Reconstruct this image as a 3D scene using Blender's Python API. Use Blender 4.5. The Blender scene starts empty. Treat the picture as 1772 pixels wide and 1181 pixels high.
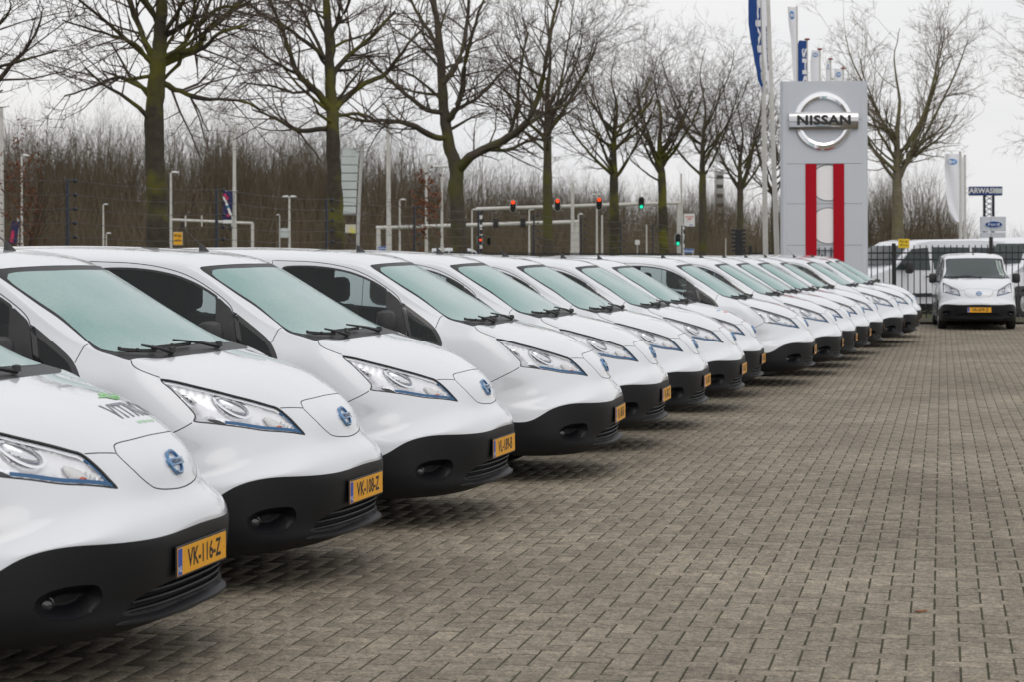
import bpy, bmesh, math, random
import numpy as np
from mathutils import Vector, Matrix, Quaternion
from mathutils.geometry import delaunay_2d_cdt
R = math.radians
scene = bpy.context.scene
col = scene.collection

# ------------------------------------------------------------------ camera
CAM_H, FOC, HOR = 1.68, 3423.4, 443.66           # eye height, focal length and horizon in pixels of a 1772 px wide frame
cd = bpy.data.cameras.new('camera')
cam = bpy.data.objects.new('camera', cd); col.objects.link(cam)
cam.location = (0, 0, CAM_H)
cam.rotation_euler = (R(90), 0, 0)
cam.rotation_mode = 'QUATERNION'
cam.rotation_quaternion = Quaternion((1, 0, 0), R(90)) @ Quaternion((0, 0, 1), -0.00247)
cd.sensor_width = 36; cd.lens = 36 * FOC / 1772
cd.shift_y = -(590.5 - HOR) / 1772
cd.clip_start = .1; cd.clip_end = 3000
cd.dof.use_dof = True; cd.dof.focus_distance = 12.5; cd.dof.aperture_fstop = 6.3
scene.camera = cam

# ------------------------------------------------------------------ sky, sun, exposure
SUN_EL, SUN_AZ = R(52), R(168)                    # azimuth measured from +Y towards +X
w = bpy.data.worlds.new('World'); scene.world = w; w.use_nodes = True
nt = w.node_tree; nt.nodes.clear()
def N(t, ty, **kw):
    n = t.nodes.new(ty)
    for k, v in kw.items(): setattr(n, k, v)
    return n
out = N(nt, 'ShaderNodeOutputWorld'); bg = N(nt, 'ShaderNodeBackground')
sky = N(nt, 'ShaderNodeTexSky', sky_type='NISHITA', sun_disc=False, sun_elevation=SUN_EL, sun_rotation=SUN_AZ, air_density=1.2, dust_density=6, ozone_density=1)
tc = N(nt, 'ShaderNodeTexCoord'); mp = N(nt, 'ShaderNodeMapping'); mp.inputs['Scale'].default_value = (1.2, 1.2, 5)
nz = N(nt, 'ShaderNodeTexNoise'); nz.inputs['Scale'].default_value = 2.2; nz.inputs['Detail'].default_value = 4; nz.inputs['Roughness'].default_value = .5
cr = N(nt, 'ShaderNodeValToRGB')
cr.color_ramp.elements[0].position = .3; cr.color_ramp.elements[0].color = (6.75, 6.8, 6.95, 1)
cr.color_ramp.elements[1].position = .75; cr.color_ramp.elements[1].color = (7.8, 7.65, 7.55, 1)
mx = N(nt, 'ShaderNodeMix', data_type='RGBA'); mx.inputs[0].default_value = .9
nt.links.new(tc.outputs['Generated'], mp.inputs['Vector']); nt.links.new(mp.outputs[0], nz.inputs['Vector'])
nt.links.new(nz.outputs['Fac'], cr.inputs['Fac'])
nt.links.new(sky.outputs[0], mx.inputs[6]); nt.links.new(cr.outputs[0], mx.inputs[7])
nt.links.new(mx.outputs[2], bg.inputs['Color']); bg.inputs['Strength'].default_value = .1
nt.links.new(bg.outputs[0], out.inputs['Surface'])
sl = bpy.data.lights.new('sun', 'SUN'); so = bpy.data.objects.new('sun', sl); col.objects.link(so)
sl.energy = .38; sl.angle = R(45); sl.color = (1, .97, .93)
so.rotation_euler = Vector((math.sin(SUN_AZ) * math.cos(SUN_EL), math.cos(SUN_AZ) * math.cos(SUN_EL), math.sin(SUN_EL))).to_track_quat('Z', 'Y').to_euler()
vs = scene.view_settings
vs.view_transform = 'Standard'; vs.look = 'None'; vs.gamma = 1; vs.exposure = .38; vs.use_curve_mapping = False

# ------------------------------------------------------------------ materials
M = {}
def principled(name, color, rough=.5, metal=0, coat=0, noise=None, nscale=8, bump=0, bscale=60, spec=.5, rnoise=0, coords='Object', coat_rough=.03):
    m = bpy.data.materials.new(name); m.use_nodes = True; t = m.node_tree
    b = t.nodes['Principled BSDF']
    b.inputs['Base Color'].default_value = (*color, 1); b.inputs['Roughness'].default_value = rough
    b.inputs['Metallic'].default_value = metal; b.inputs['Coat Weight'].default_value = coat
    b.inputs['Coat Roughness'].default_value = coat_rough; b.inputs['Specular IOR Level'].default_value = spec
    if noise or bump or rnoise:
        c = N(t, 'ShaderNodeTexCoord')
    if noise or rnoise:
        n = N(t, 'ShaderNodeTexNoise'); n.inputs['Scale'].default_value = nscale; n.inputs['Detail'].default_value = 6; n.inputs['Roughness'].default_value = .6
        t.links.new(c.outputs[coords], n.inputs['Vector'])
        if noise:
            r = N(t, 'ShaderNodeValToRGB'); r.color_ramp.elements[0].position = .3; r.color_ramp.elements[1].position = .7
            r.color_ramp.elements[0].color = (*color, 1); r.color_ramp.elements[1].color = (*noise, 1)
            t.links.new(n.outputs['Fac'], r.inputs['Fac']); t.links.new(r.outputs[0], b.inputs['Base Color'])
        if rnoise:
            mr = N(t, 'ShaderNodeMapRange'); mr.inputs[3].default_value = max(0, rough - rnoise); mr.inputs[4].default_value = rough + rnoise
            t.links.new(n.outputs['Fac'], mr.inputs[0]); t.links.new(mr.outputs[0], b.inputs['Roughness'])
    if bump:
        n2 = N(t, 'ShaderNodeTexNoise'); n2.inputs['Scale'].default_value = bscale; n2.inputs['Detail'].default_value = 4
        bp = N(t, 'ShaderNodeBump'); bp.inputs['Strength'].default_value = bump; bp.inputs['Distance'].default_value = .01
        t.links.new(c.outputs[coords], n2.inputs['Vector']); t.links.new(n2.outputs['Fac'], bp.inputs['Height']); t.links.new(bp.outputs[0], b.inputs['Normal'])
    M[name] = m; return m
def glassy(name, tint, mixfac, rough=.02, tcol=(1, 1, 1), ior=1.5):
    # thin sheet glass: clear transmission plus a fresnel reflection
    m = bpy.data.materials.new(name); m.use_nodes = True; t = m.node_tree; t.nodes.clear()
    o = N(t, 'ShaderNodeOutputMaterial'); tr = N(t, 'ShaderNodeBsdfTransparent'); gl = N(t, 'ShaderNodeBsdfGlossy'); mi = N(t, 'ShaderNodeMixShader')
    tr.inputs[0].default_value = (*tcol, 1); gl.inputs[0].default_value = (*tint, 1); gl.inputs['Roughness'].default_value = rough
    fr = N(t, 'ShaderNodeFresnel'); fr.inputs[0].default_value = ior
    ad = N(t, 'ShaderNodeMath', operation='ADD'); ad.inputs[1].default_value = mixfac
    t.links.new(fr.outputs[0], ad.inputs[0]); t.links.new(ad.outputs[0], mi.inputs[0]); t.links.new(tr.outputs[0], mi.inputs[1]); t.links.new(gl.outputs[0], mi.inputs[2])
    t.links.new(mi.outputs[0], o.inputs[0]); M[name] = m; return m
def emit(name, color, s):
    m = bpy.data.materials.new(name); m.use_nodes = True; t = m.node_tree
    b = t.nodes['Principled BSDF']; b.inputs['Base Color'].default_value = (*color, 1); b.inputs['Emission Color'].default_value = (*color, 1); b.inputs['Emission Strength'].default_value = s
    M[name] = m; return m
principled('paint', (.71, .735, .775), .22, coat=1, rnoise=.05, nscale=3)
principled('bumper_plastic', (.0045, .005, .0068), .46, bump=.12, bscale=900, noise=(.007, .0076, .0095), nscale=5, spec=.35)
principled('black_plastic', (.016, .016, .018), .5, noise=(.028, .028, .03), nscale=14)
principled('gloss_black', (.012, .012, .014), .12, coat=.5)
principled('groove', (.01, .01, .011), .8)
principled('rubber', (.014, .014, .015), .75, bump=.2, bscale=120)
principled('chrome', (.86, .87, .89), .08, metal=1)
principled('chrome_dark', (.55, .55, .56), .1, metal=1)
principled('reflector', (.9, .91, .94), .2, metal=.45, coat=.5)
principled('silver', (.55, .56, .58), .3, metal=.9)
principled('projector', (.72, .74, .78), .1, metal=.75, coat=1)
principled('fog_glass', (.05, .05, .055), .08, metal=.6, coat=1)
principled('pale_glass', (.48, .50, .46), .35, coat=.6, noise=(.36, .46, .44), nscale=6)
principled('accent_blue', (.006, .12, .30), .3, coat=.3)
principled('emblem_blue', (.13, .27, .47), .14, metal=.8, coat=.6)
principled('emblem_dark', (.012, .02, .05), .3)
principled('plate_yellow', (.86, .40, .012), .4, noise=(.78, .36, .012), nscale=20)
principled('plate_blue', (.012, .075, .42), .4)
principled('plate_black', (.006, .006, .006), .5)
principled('white_print', (.85, .85, .85), .5)
principled('interior', (.018, .018, .02), .8)
principled('seat_cloth', (.03, .032, .036), .9, bump=.3, bscale=300)
principled('amber', (.65, .09, .01), .2, coat=1)
principled('brake_grey', (.2, .2, .21), .4, metal=.8)
glassy('lamp_glass', (.95, .97, 1), 0, ior=1.3)
glassy('window_glass', (.9, .95, .95), 0, tcol=(.66, .72, .71), ior=1.42)
glassy('clear_screen', (.85, .95, .94), .06, tcol=(.55, .63, .61))
def frost_material():
    # windscreen clouded by condensation: pale green, thicker in places, wiped streaks
    m = principled('frosted_screen', (.30, .50, .46), .3, coat=.6, spec=.3); t = m.node_tree; b = t.nodes['Principled BSDF']
    oi = N(t, 'ShaderNodeObjectInfo')
    c = N(t, 'ShaderNodeTexCoord'); n = N(t, 'ShaderNodeTexNoise'); n.inputs['Scale'].default_value = 1.6; n.inputs['Detail'].default_value = 5
    ad = N(t, 'ShaderNodeVectorMath', operation='ADD'); t.links.new(c.outputs['Object'], ad.inputs[0])
    cx = N(t, 'ShaderNodeCombineXYZ'); ml = N(t, 'ShaderNodeMath', operation='MULTIPLY'); ml.inputs[1].default_value = 40
    t.links.new(oi.outputs['Random'], ml.inputs[0]); t.links.new(ml.outputs[0], cx.inputs[0]); t.links.new(cx.outputs[0], ad.inputs[1])
    t.links.new(ad.outputs[0], n.inputs['Vector'])
    r = N(t, 'ShaderNodeValToRGB'); r.color_ramp.elements[0].position = .35; r.color_ramp.elements[1].position = .72
    r.color_ramp.elements[0].color = (.185, .335, .322, 1); r.color_ramp.elements[1].color = (.31, .43, .418, 1)
    t.links.new(n.outputs['Fac'], r.inputs['Fac'])
    n2 = N(t, 'ShaderNodeTexNoise'); n2.inputs['Scale'].default_value = 70; n2.inputs['Detail'].default_value = 5; t.links.new(ad.outputs[0], n2.inputs['Vector'])
    mm = N(t, 'ShaderNodeMix', data_type='RGBA', blend_type='OVERLAY'); mm.inputs[0].default_value = .18
    t.links.new(r.outputs[0], mm.inputs[6]); t.links.new(n2.outputs['Fac'], mm.inputs[7])
    t.links.new(mm.outputs[2], b.inputs['Base Color'])
frost_material()

# ------------------------------------------------------------------ object helpers
def tag(o, label=None, cat=None, group=None, kind=None):
    if label: o['label'] = label
    if cat: o['category'] = cat
    if group: o['group'] = group
    if kind: o['kind'] = kind
    return o
def mesh(name, verts, faces, mats, parent=None, normals=None, smooth=False, fmat=None):
    me = bpy.data.meshes.new(name)
    me.from_pydata([tuple(v) for v in verts], [], [tuple(f) for f in faces])
    for m in (mats if isinstance(mats, (list, tuple)) else [mats]): me.materials.append(M[m] if isinstance(m, str) else m)
    if fmat is not None: me.polygons.foreach_set('material_index', fmat)
    if normals is not None:
        me.polygons.foreach_set('use_smooth', [True] * len(me.polygons))
        me.normals_split_custom_set_from_vertices([tuple(n) for n in normals])
    elif smooth:
        me.polygons.foreach_set('use_smooth', [True] * len(me.polygons))
    me.update()
    o = bpy.data.objects.new(name, me); col.objects.link(o)
    if parent: o.parent = parent
    return o
def empty(name, loc=(0, 0, 0), rz=0):
    o = bpy.data.objects.new(name, None); col.objects.link(o); o.location = loc; o.rotation_euler = (0, 0, rz); o.empty_display_size = .2
    return o
class MB:
    """collects boxes, tubes, lathes and prisms for one mesh"""
    def __init__(s): s.v = []; s.f = []; s.m = []
    def add(s, v, f, mi=0):
        o = len(s.v); s.v += [tuple(p) for p in v]; s.f += [tuple(i + o for i in q) for q in f]; s.m += [mi] * len(f); return s
    def box(s, x0, x1, y0, y1, z0, z1, mi=0, bev=0, mat=None):
        b = min(bev, (x1 - x0) * .45, (y1 - y0) * .45, (z1 - z0) * .45)
        if b <= 0:
            v = [(x, y, z) for z in (z0, z1) for y in (y0, y1) for x in (x0, x1)]
            f = [(0, 2, 3, 1), (4, 5, 7, 6), (0, 1, 5, 4), (2, 6, 7, 3), (0, 4, 6, 2), (1, 3, 7, 5)]
        else:
            bm = bmesh.new(); bmesh.ops.create_cube(bm, size=1)
            for p in bm.verts: p.co = ((x0 + x1) / 2 + p.co.x * (x1 - x0), (y0 + y1) / 2 + p.co.y * (y1 - y0), (z0 + z1) / 2 + p.co.z * (z1 - z0))
            bmesh.ops.bevel(bm, geom=bm.edges[:], offset=b, segments=2, affect='EDGES', profile=.5)
            v = [p.co[:] for p in bm.verts]; f = [[p.index for p in q.verts] for q in bm.faces]; bm.free()
        if mat is not None: v = [(mat @ Vector(p))[:] for p in v]
        return s.add(v, f, mi)
    def tube(s, pts, r, n=8, mi=0, cap=True):
        pts = [Vector(p) for p in pts]; rr = r if isinstance(r, (list, tuple)) else [r] * len(pts)
        v = []; f = []; up = None
        for i, p in enumerate(pts):
            d = (pts[min(i + 1, len(pts) - 1)] - pts[max(i - 1, 0)]).normalized()
            if up is None: up = Vector((0, 0, 1)) if abs(d.z) < .9 else Vector((1, 0, 0))
            a = d.cross(up).normalized(); b = d.cross(a).normalized(); up = -b if False else up
            for k in range(n):
                t = 2 * math.pi * k / n; v.append((p + (a * math.cos(t) + b * math.sin(t)) * rr[i])[:])
        for i in range(len(pts) - 1):
            for k in range(n):
                f.append((i * n + k, i * n + (k + 1) % n, (i + 1) * n + (k + 1) % n, (i + 1) * n + k))
        if cap: f.append(tuple(range(n))[::-1]); f.append(tuple((len(pts) - 1) * n + k for k in range(n)))
        return s.add(v, f, mi)
    def lathe(s, prof, n=24, mi=0, mat=None, arc=2 * math.pi):
        """profile (radius, z) turned about z"""
        v = []; f = []; full = abs(arc - 2 * math.pi) < 1e-6; c = n if full else n + 1
        for r, z in prof:
            for k in range(c):
                t = arc * k / n; v.append((r * math.cos(t), r * math.sin(t), z))
        for i in range(len(prof) - 1):
            for k in range(n):
                k2 = (k + 1) % c; f.append((i * c + k, i * c + k2, (i + 1) * c + k2, (i + 1) * c + k))
        if mat is not None: v = [(mat @ Vector(p))[:] for p in v]
        return s.add(v, f, mi)
    def prism(s, poly, d0, d1, axis='y', mi=0):
        n = len(poly)
        mk = {'y': lambda a, b, d: (a, d, b), 'x': lambda a, b, d: (d, a, b), 'z': lambda a, b, d: (a, b, d)}[axis]
        v = [mk(a, b, d0) for a, b in poly] + [mk(a, b, d1) for a, b in poly]
        f = [tuple(range(n)), tuple(range(2 * n - 1, n - 1, -1))] + [(i, i + n, (i + 1) % n + n, (i + 1) % n) for i in range(n)]
        return s.add(v, f, mi)
    def build(s, name, mats, parent=None, smooth=False, loc=None, rz=0):
        o = mesh(name, s.v, s.f, mats, parent, smooth=smooth, fmat=s.m)
        bm = bmesh.new(); bm.from_mesh(o.data); bmesh.ops.recalc_face_normals(bm, faces=bm.faces[:]); bm.to_mesh(o.data); bm.free()
        if smooth: o.data.set_sharp_from_angle(angle=R(35))
        if loc is not None: o.location = loc
        if rz: o.rotation_euler = (0, 0, rz)
        return o
def copy_tree(o, parent=None):
    c = o.copy(); col.objects.link(c); c.parent = parent
    for ch in list(o.children): copy_tree(ch, c)
    return c
def text_mesh(name, s, size, mat, parent=None, xscale=1, bold=0, align='CENTER', extrude=0, spacing=1):
    cu = bpy.data.curves.new('t', 'FONT'); cu.body = s; cu.size = size; cu.align_x = align; cu.align_y = 'CENTER'; cu.offset = bold; cu.extrude = extrude; cu.resolution_u = 3
    cu.space_character = spacing
    ob = bpy.data.objects.new('t', cu); col.objects.link(ob)
    dg = bpy.context.evaluated_depsgraph_get(); dg.update()
    me = bpy.data.meshes.new_from_object(ob.evaluated_get(dg))
    bpy.data.objects.remove(ob); bpy.data.curves.remove(cu)
    me.name = name; me.materials.clear(); me.materials.append(M[mat])
    if xscale != 1: me.transform(Matrix.Diagonal((xscale, 1, 1, 1)))
    o = bpy.data.objects.new(name, me); col.objects.link(o); o.parent = parent
    return o
# height of the slightly uneven paved yard
_GY = [-20, 0, 15, 17.4, 19.6, 22, 24.5, 27, 38, 41.6, 44.3, 80]; _GZ = [.02, .02, .02, .006, -.019, -.04, -.055, -.042, -.05, -.03, 0, 0]
def gz(y): return float(np.interp(y, _GY, _GZ))

# ------------------------------------------------------------------ the van: one smooth half surface S(s, t), u back from the nose, v to the side, z up
ROWS=[
[(0.13,0,0.202),(0.133,0.15,0.202),(0.145,0.3,0.202),(0.18,0.45,0.202),(0.24,0.6,0.202),(0.3052,0.6858,0.202),(0.3574,0.7473,0.202),(0.41,0.785,0.202),(0.4751,0.8046,0.2021),(0.5536,0.8141,0.2018),(0.659,0.82,0.201)],
[(0.03,0,0.248),(0.033,0.15,0.248),(0.045,0.3,0.248),(0.08,0.45,0.248),(0.15,0.6,0.243),(0.2219,0.6957,0.243),(0.2957,0.7649,0.2433),(0.37,0.805,0.243),(0.4545,0.828,0.2426),(0.5475,0.8402,0.2422),(0.648,0.848,0.242)],
[(0.01,0,0.32),(0.013,0.15,0.32),(0.027,0.3,0.32),(0.065,0.45,0.32),(0.135,0.6,0.315),(0.2067,0.702,0.3123),(0.2822,0.7772,0.3107),(0.36,0.82,0.31),(0.4482,0.8431,0.3098),(0.5425,0.8549,0.31),(0.642,0.862,0.31)],
[(-0.004,0,0.4),(-0.003,0.15,0.4),(0.004,0.3,0.4),(0.048,0.45,0.4),(0.125,0.6,0.395),(0.1999,0.7021,0.3891),(0.2789,0.7782,0.3818),(0.36,0.822,0.375),(0.4488,0.8452,0.3714),(0.5442,0.8575,0.3677),(0.646,0.866,0.363)],
[(-0.014,0,0.5),(-0.012,0.15,0.5),(-0.004,0.3,0.5),(0.035,0.45,0.5),(0.115,0.6,0.5),(0.1963,0.7019,0.496),(0.2829,0.777,0.482),(0.37,0.82,0.455),(0.462,0.8444,0.4255),(0.5569,0.8577,0.4065),(0.657,0.866,0.4)],
[(-0.016,0,0.58),(-0.014,0.15,0.577),(-0.004,0.3,0.573),(0.036,0.45,0.572),(0.115,0.6,0.577),(0.1984,0.7009,0.5821),(0.2911,0.7735,0.5703),(0.385,0.815,0.535),(0.4715,0.842,0.4776),(0.5654,0.8568,0.4485),(0.67,0.865,0.452)],
[(0.008,0,0.655),(0.012,0.15,0.654),(0.028,0.3,0.65),(0.068,0.45,0.64),(0.14,0.6,0.62),(0.2216,0.6948,0.5982),(0.3095,0.7638,0.5782),(0.4,0.805,0.56),(0.5028,0.8309,0.5447),(0.6046,0.8471,0.5311),(0.707,0.858,0.521)],
[(0.062,0,0.725),(0.067,0.15,0.723),(0.09,0.29,0.715),(0.13,0.42,0.705),(0.22,0.56,0.67),(0.295,0.6517,0.6421),(0.3723,0.7237,0.6182),(0.455,0.775,0.6),(0.547,0.8119,0.5861),(0.6427,0.8357,0.5747),(0.739,0.853,0.563)],
[(0.093,0,0.826),(0.098,0.15,0.822),(0.125,0.29,0.808),(0.18,0.41,0.78),(0.27,0.55,0.73),(0.3366,0.6324,0.702),(0.4043,0.7045,0.6759),(0.48,0.765,0.65),(0.5751,0.8052,0.6294),(0.6751,0.8315,0.6132),(0.777,0.85,0.6)],
[(0.205,0,0.935),(0.207,0.15,0.931),(0.222,0.29,0.918),(0.265,0.42,0.885),(0.34,0.55,0.83),(0.4003,0.6339,0.7905),(0.4596,0.7037,0.7524),(0.53,0.76,0.72),(0.623,0.8042,0.6911),(0.726,0.8327,0.6653),(0.831,0.853,0.637)],
[(0.42,0,1.058),(0.425,0.15,1.057),(0.44,0.3,1.051),(0.475,0.45,1.03),(0.53,0.605,0.985),(0.5644,0.6818,0.9414),(0.5943,0.7468,0.8815),(0.635,0.8,0.81),(0.7176,0.8287,0.7631),(0.8146,0.8461,0.7194),(0.916,0.86,0.673)],
[(0.7,0,1.135),(0.703,0.15,1.133),(0.71,0.3,1.128),(0.73,0.45,1.118),(0.76,0.6,1.1),(0.7756,0.6957,1.0854),(0.7927,0.7684,1.0439),(0.825,0.815,0.975),(0.8814,0.8379,0.8927),(0.9453,0.8514,0.7984),(1.007,0.865,0.688)],
[(0.93,0,1.2),(0.932,0.15,1.199),(0.937,0.3,1.195),(0.945,0.45,1.186),(0.95,0.6,1.174),(0.9591,0.7202,1.1626),(0.968,0.764,1.1328),(0.9891,0.8057,1.0642),(1.0247,0.8279,0.9856),(1.0897,0.845,0.8426),(1.137,0.865,0.669)],
[(1.1,0,1.3),(1.102,0.15,1.299),(1.112,0.3,1.293),(1.13,0.45,1.283),(1.16,0.59,1.262),(1.2,0.705,1.222),(1.2008,0.7317,1.1939),(1.2041,0.7786,1.1201),(1.21,0.818,1.04),(1.27,0.85,0.86),(1.322,0.868,0.537)],
[(1.4,0,1.475),(1.402,0.15,1.473),(1.412,0.3,1.467),(1.43,0.45,1.455),(1.46,0.57,1.435),(1.49,0.675,1.395),(1.4891,0.7006,1.3398),(1.4812,0.7542,1.2059),(1.47,0.8,1.07),(1.46,0.85,0.85),(1.45,0.86,0.3)],
[(1.7,0,1.635),(1.703,0.15,1.634),(1.713,0.3,1.629),(1.733,0.45,1.621),(1.753,0.55,1.61),(1.775,0.645,1.585),(1.7718,0.6774,1.4949),(1.7661,0.7414,1.2923),(1.76,0.8,1.09),(1.75,0.85,0.87),(1.74,0.86,0.28)],
[(2,0,1.7),(2,0.15,1.7),(2,0.3,1.695),(2.01,0.45,1.685),(2.02,0.56,1.67),(2.03,0.66,1.635),(2.0321,0.6885,1.5409),(2.032,0.7476,1.3181),(2.03,0.8,1.1),(2.03,0.85,0.88),(2.03,0.86,0.27)],
[(2.6,0,1.735),(2.6,0.15,1.735),(2.6,0.3,1.73),(2.6,0.45,1.72),(2.6,0.57,1.705),(2.6,0.675,1.66),(2.6,0.7011,1.5642),(2.6,0.7539,1.3392),(2.6,0.8,1.12),(2.6,0.85,0.88),(2.6,0.86,0.27)],
[(3.5,0,1.735),(3.5,0.15,1.735),(3.5,0.3,1.73),(3.5,0.45,1.72),(3.5,0.57,1.705),(3.5,0.675,1.66),(3.5021,0.7015,1.5641),(3.5021,0.7537,1.3402),(3.5,0.8,1.12),(3.5,0.85,0.88),(3.5,0.86,0.27)],
[(4.3,0,1.7),(4.3,0.15,1.7),(4.3,0.3,1.695),(4.3,0.45,1.685),(4.3,0.57,1.67),(4.3,0.67,1.63),(4.2961,0.6951,1.5404),(4.2961,0.7453,1.3288),(4.3,0.79,1.12),(4.3,0.84,0.88),(4.3,0.85,0.28)],
[(4.5,0,1.67),(4.5,0.15,1.67),(4.5,0.3,1.665),(4.5,0.45,1.655),(4.5,0.56,1.64),(4.5,0.655,1.6),(4.5,0.6789,1.516),(4.5,0.727,1.3174),(4.5,0.77,1.12),(4.5,0.82,0.88),(4.5,0.83,0.3)]]
VD=np.array(ROWS,float)
def pad(Q):
    a=np.concatenate([2*Q[:1]-Q[1:2],Q,2*Q[-1:]-Q[-2:-1]],0)
    m=a[:,1:2].copy(); m[...,1]*=-1
    e=2*a[:,-1:]-a[:,-2:-1]
    return np.concatenate([m,a,e],1)
def bas(f):
    return np.stack([(1-f)**3,3*f**3-6*f**2+4,-3*f**3+3*f**2+3*f+1,f**3],-1)/6
def dbas(f):
    return np.stack([-3*(1-f)**2,9*f**2-12*f,-9*f**2+6*f+3,3*f**2],-1)/6
class Surface:
    def __init__(s,D,it=4):
        s.nr,s.nc=D.shape[:2]
        Q=D.copy()
        for _ in range(it):
            s.P=pad(Q)
            a,b=np.meshgrid(np.arange(s.nr,dtype=float),np.arange(s.nc,dtype=float),indexing='ij')
            S=s(a.ravel(),b.ravel())[0].reshape(D.shape)
            Q=Q+.85*(D-S); Q[:,0,1]=0
        s.P=pad(Q)
    def __call__(s,a,b):
        a=np.clip(np.asarray(a,float),0,s.nr-1); b=np.clip(np.asarray(b,float),0,s.nc-1)
        i=np.minimum(a.astype(int),s.nr-2); j=np.minimum(b.astype(int),s.nc-2)
        fa=a-i; fb=b-j
        A=bas(fa);B=bas(fb);dA=dbas(fa);dB=dbas(fb)
        p=np.zeros((len(a),3));pa=p.copy();pb=p.copy()
        for k in range(4):
            for l in range(4):
                c=s.P[i+k,j+l]
                p+=(A[:,k]*B[:,l])[:,None]*c; pa+=(dA[:,k]*B[:,l])[:,None]*c; pb+=(A[:,k]*dB[:,l])[:,None]*c
        n=np.cross(pa,pb); n/=np.linalg.norm(n,axis=1)[:,None]+1e-12
        return p,pa,pb,n
SF=Surface(VD)
def ev(st, off=0.0):
    st = np.asarray(st, float).reshape(-1, 2)
    p, pa, pb, n = SF(st[:, 0], st[:, 1])
    o = np.asarray(off, float)
    q = p + n * (o[:, None] if o.ndim else o)
    return np.stack([-q[:, 0], -q[:, 1], q[:, 2]], 1), np.stack([-n[:, 0], -n[:, 1], n[:, 2]], 1)
def inv(u, v, z, s0, t0):
    """surface parameters of the point nearest to (u, v, z)"""
    a, b = s0, t0
    for _ in range(25):
        p, pa, pb, n = [q[0] for q in SF([a], [b])]
        r = np.array([u, v, z]) - p; m = np.array([[pa @ pa, pa @ pb], [pa @ pb, pb @ pb]])
        da, db = np.linalg.solve(m + 1e-9 * np.eye(2), [r @ pa, r @ pb]); a = min(max(a + .6 * da, 0), SF.nr - 1); b = min(max(b + .6 * db, 0), SF.nc - 1)
    return a, b
def dens(l, closed=True, k=4):
    l = np.array(l, float); n = len(l); o = []
    for i in range(n if closed else n - 1):
        p = [l[(i + j) % n] if closed else l[min(max(i + j, 0), n - 1)] for j in (-1, 0, 1, 2)]
        for q in range(k):
            f = q / k
            o.append(.5 * (2 * p[1] + (p[2] - p[0]) * f + (2 * p[0] - 5 * p[1] + 4 * p[2] - p[3]) * f * f + (3 * p[1] - p[0] - 3 * p[2] + p[3]) * f ** 3))
    if not closed: o.append(l[-1])
    o = np.array(o); o[:, 1] = np.clip(o[:, 1], 0, SF.nc - 1)
    return o
def shift(l, d, closed=True):
    """move a line on the surface sideways by d metres (positive = to the left in s,t)"""
    l = np.asarray(l, float); n = len(l)
    p, pa, pb, nn = SF(l[:, 0], l[:, 1])
    nx = np.roll(p, -1, 0); pv = np.roll(p, 1, 0)
    if not closed: nx[-1] = p[-1]; pv[0] = p[0]
    t = nx - pv; t /= np.linalg.norm(t, axis=1)[:, None] + 1e-12
    sd = np.cross(nn, t) * np.asarray(d, float).reshape(-1, 1)
    o = l.copy()
    for i in range(n):
        m = np.array([[pa[i] @ pa[i], pa[i] @ pb[i]], [pa[i] @ pb[i], pb[i] @ pb[i]]])
        o[i] += np.linalg.solve(m + 1e-9 * np.eye(2), [sd[i] @ pa[i], sd[i] @ pb[i]])
    o[:, 1] = np.clip(o[:, 1], 0, SF.nc - 1); o[:, 0] = np.clip(o[:, 0], 0, SF.nr - 1)
    return o
def inset(l, d):
    a = shift(l, d); b = shift(l, -d)
    area = lambda q: abs(np.sum(q[:, 0] * np.roll(q[:, 1], -1) - q[:, 1] * np.roll(q[:, 0], -1)))
    return a if area(a) < area(b) else b
def inside(poly, pts):
    poly = np.asarray(poly); x, y = pts[:, 0], pts[:, 1]; r = np.zeros(len(pts), bool); j = len(poly) - 1
    for i in range(len(poly)):
        xi, yi = poly[i]; xj, yj = poly[j]
        c = ((yi > y) != (yj > y)); 
        if c.any():
            r ^= c & (x < (xj - xi) * (y - yi) / ((yj - yi) if yj != yi else 1e-12) + xi)
        j = i
    return r
def cdt(pts, loops, closed):
    v = [Vector((float(a), float(b))) for a, b in pts]; e = []
    for l, c in zip(loops, closed):
        o = len(v); v += [Vector((float(a), float(b))) for a, b in l]; n = len(l)
        e += [(o + i, o + (i + 1) % n) for i in range(n if c else n - 1)]
    r = delaunay_2d_cdt(v, e, [], 0, 1e-5, False)
    return np.array([(a.x, a.y) for a in r[0]]), np.array([tuple(f) for f in r[2] if len(f) == 3])
def patch(loop, off, step=.12):
    """triangulated sheet inside a loop on the surface, lifted by off (number or function of (st, metric distance to rim))"""
    loop = np.asarray(loop); a0, b0 = loop.min(0); a1, b1 = loop.max(0)
    ga, gb = np.meshgrid(np.arange(a0, a1, step), np.arange(b0, b1, step), indexing='ij'); g = np.stack([ga.ravel(), gb.ravel()], 1)
    g = g[inside(loop, g)]
    st, fc = cdt(g, [loop], [True])
    c = st[fc].mean(1); fc = fc[inside(loop, c)]
    if callable(off):
        p0 = ev(st)[0]; rim = ev(loop)[0]; d = np.min(np.linalg.norm(p0[:, None] - rim[None], axis=2), 1); o = off(st, d)
    else: o = off
    p, n = ev(st, o)
    return p, fc, n
def flipm(p, n=None):
    q = p.copy(); q[:, 1] *= -1
    if n is None: return q
    m = n.copy(); m[:, 1] *= -1; return q, m
def orient(p, f, n):
    f = np.array(f); fn = np.cross(p[f[:, 1]] - p[f[:, 0]], p[f[:, 2]] - p[f[:, 0]]); w_ = (fn * n[f[:, 0]]).sum(1) < 0
    f[w_] = f[w_][:, ::-1]; return f
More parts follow.
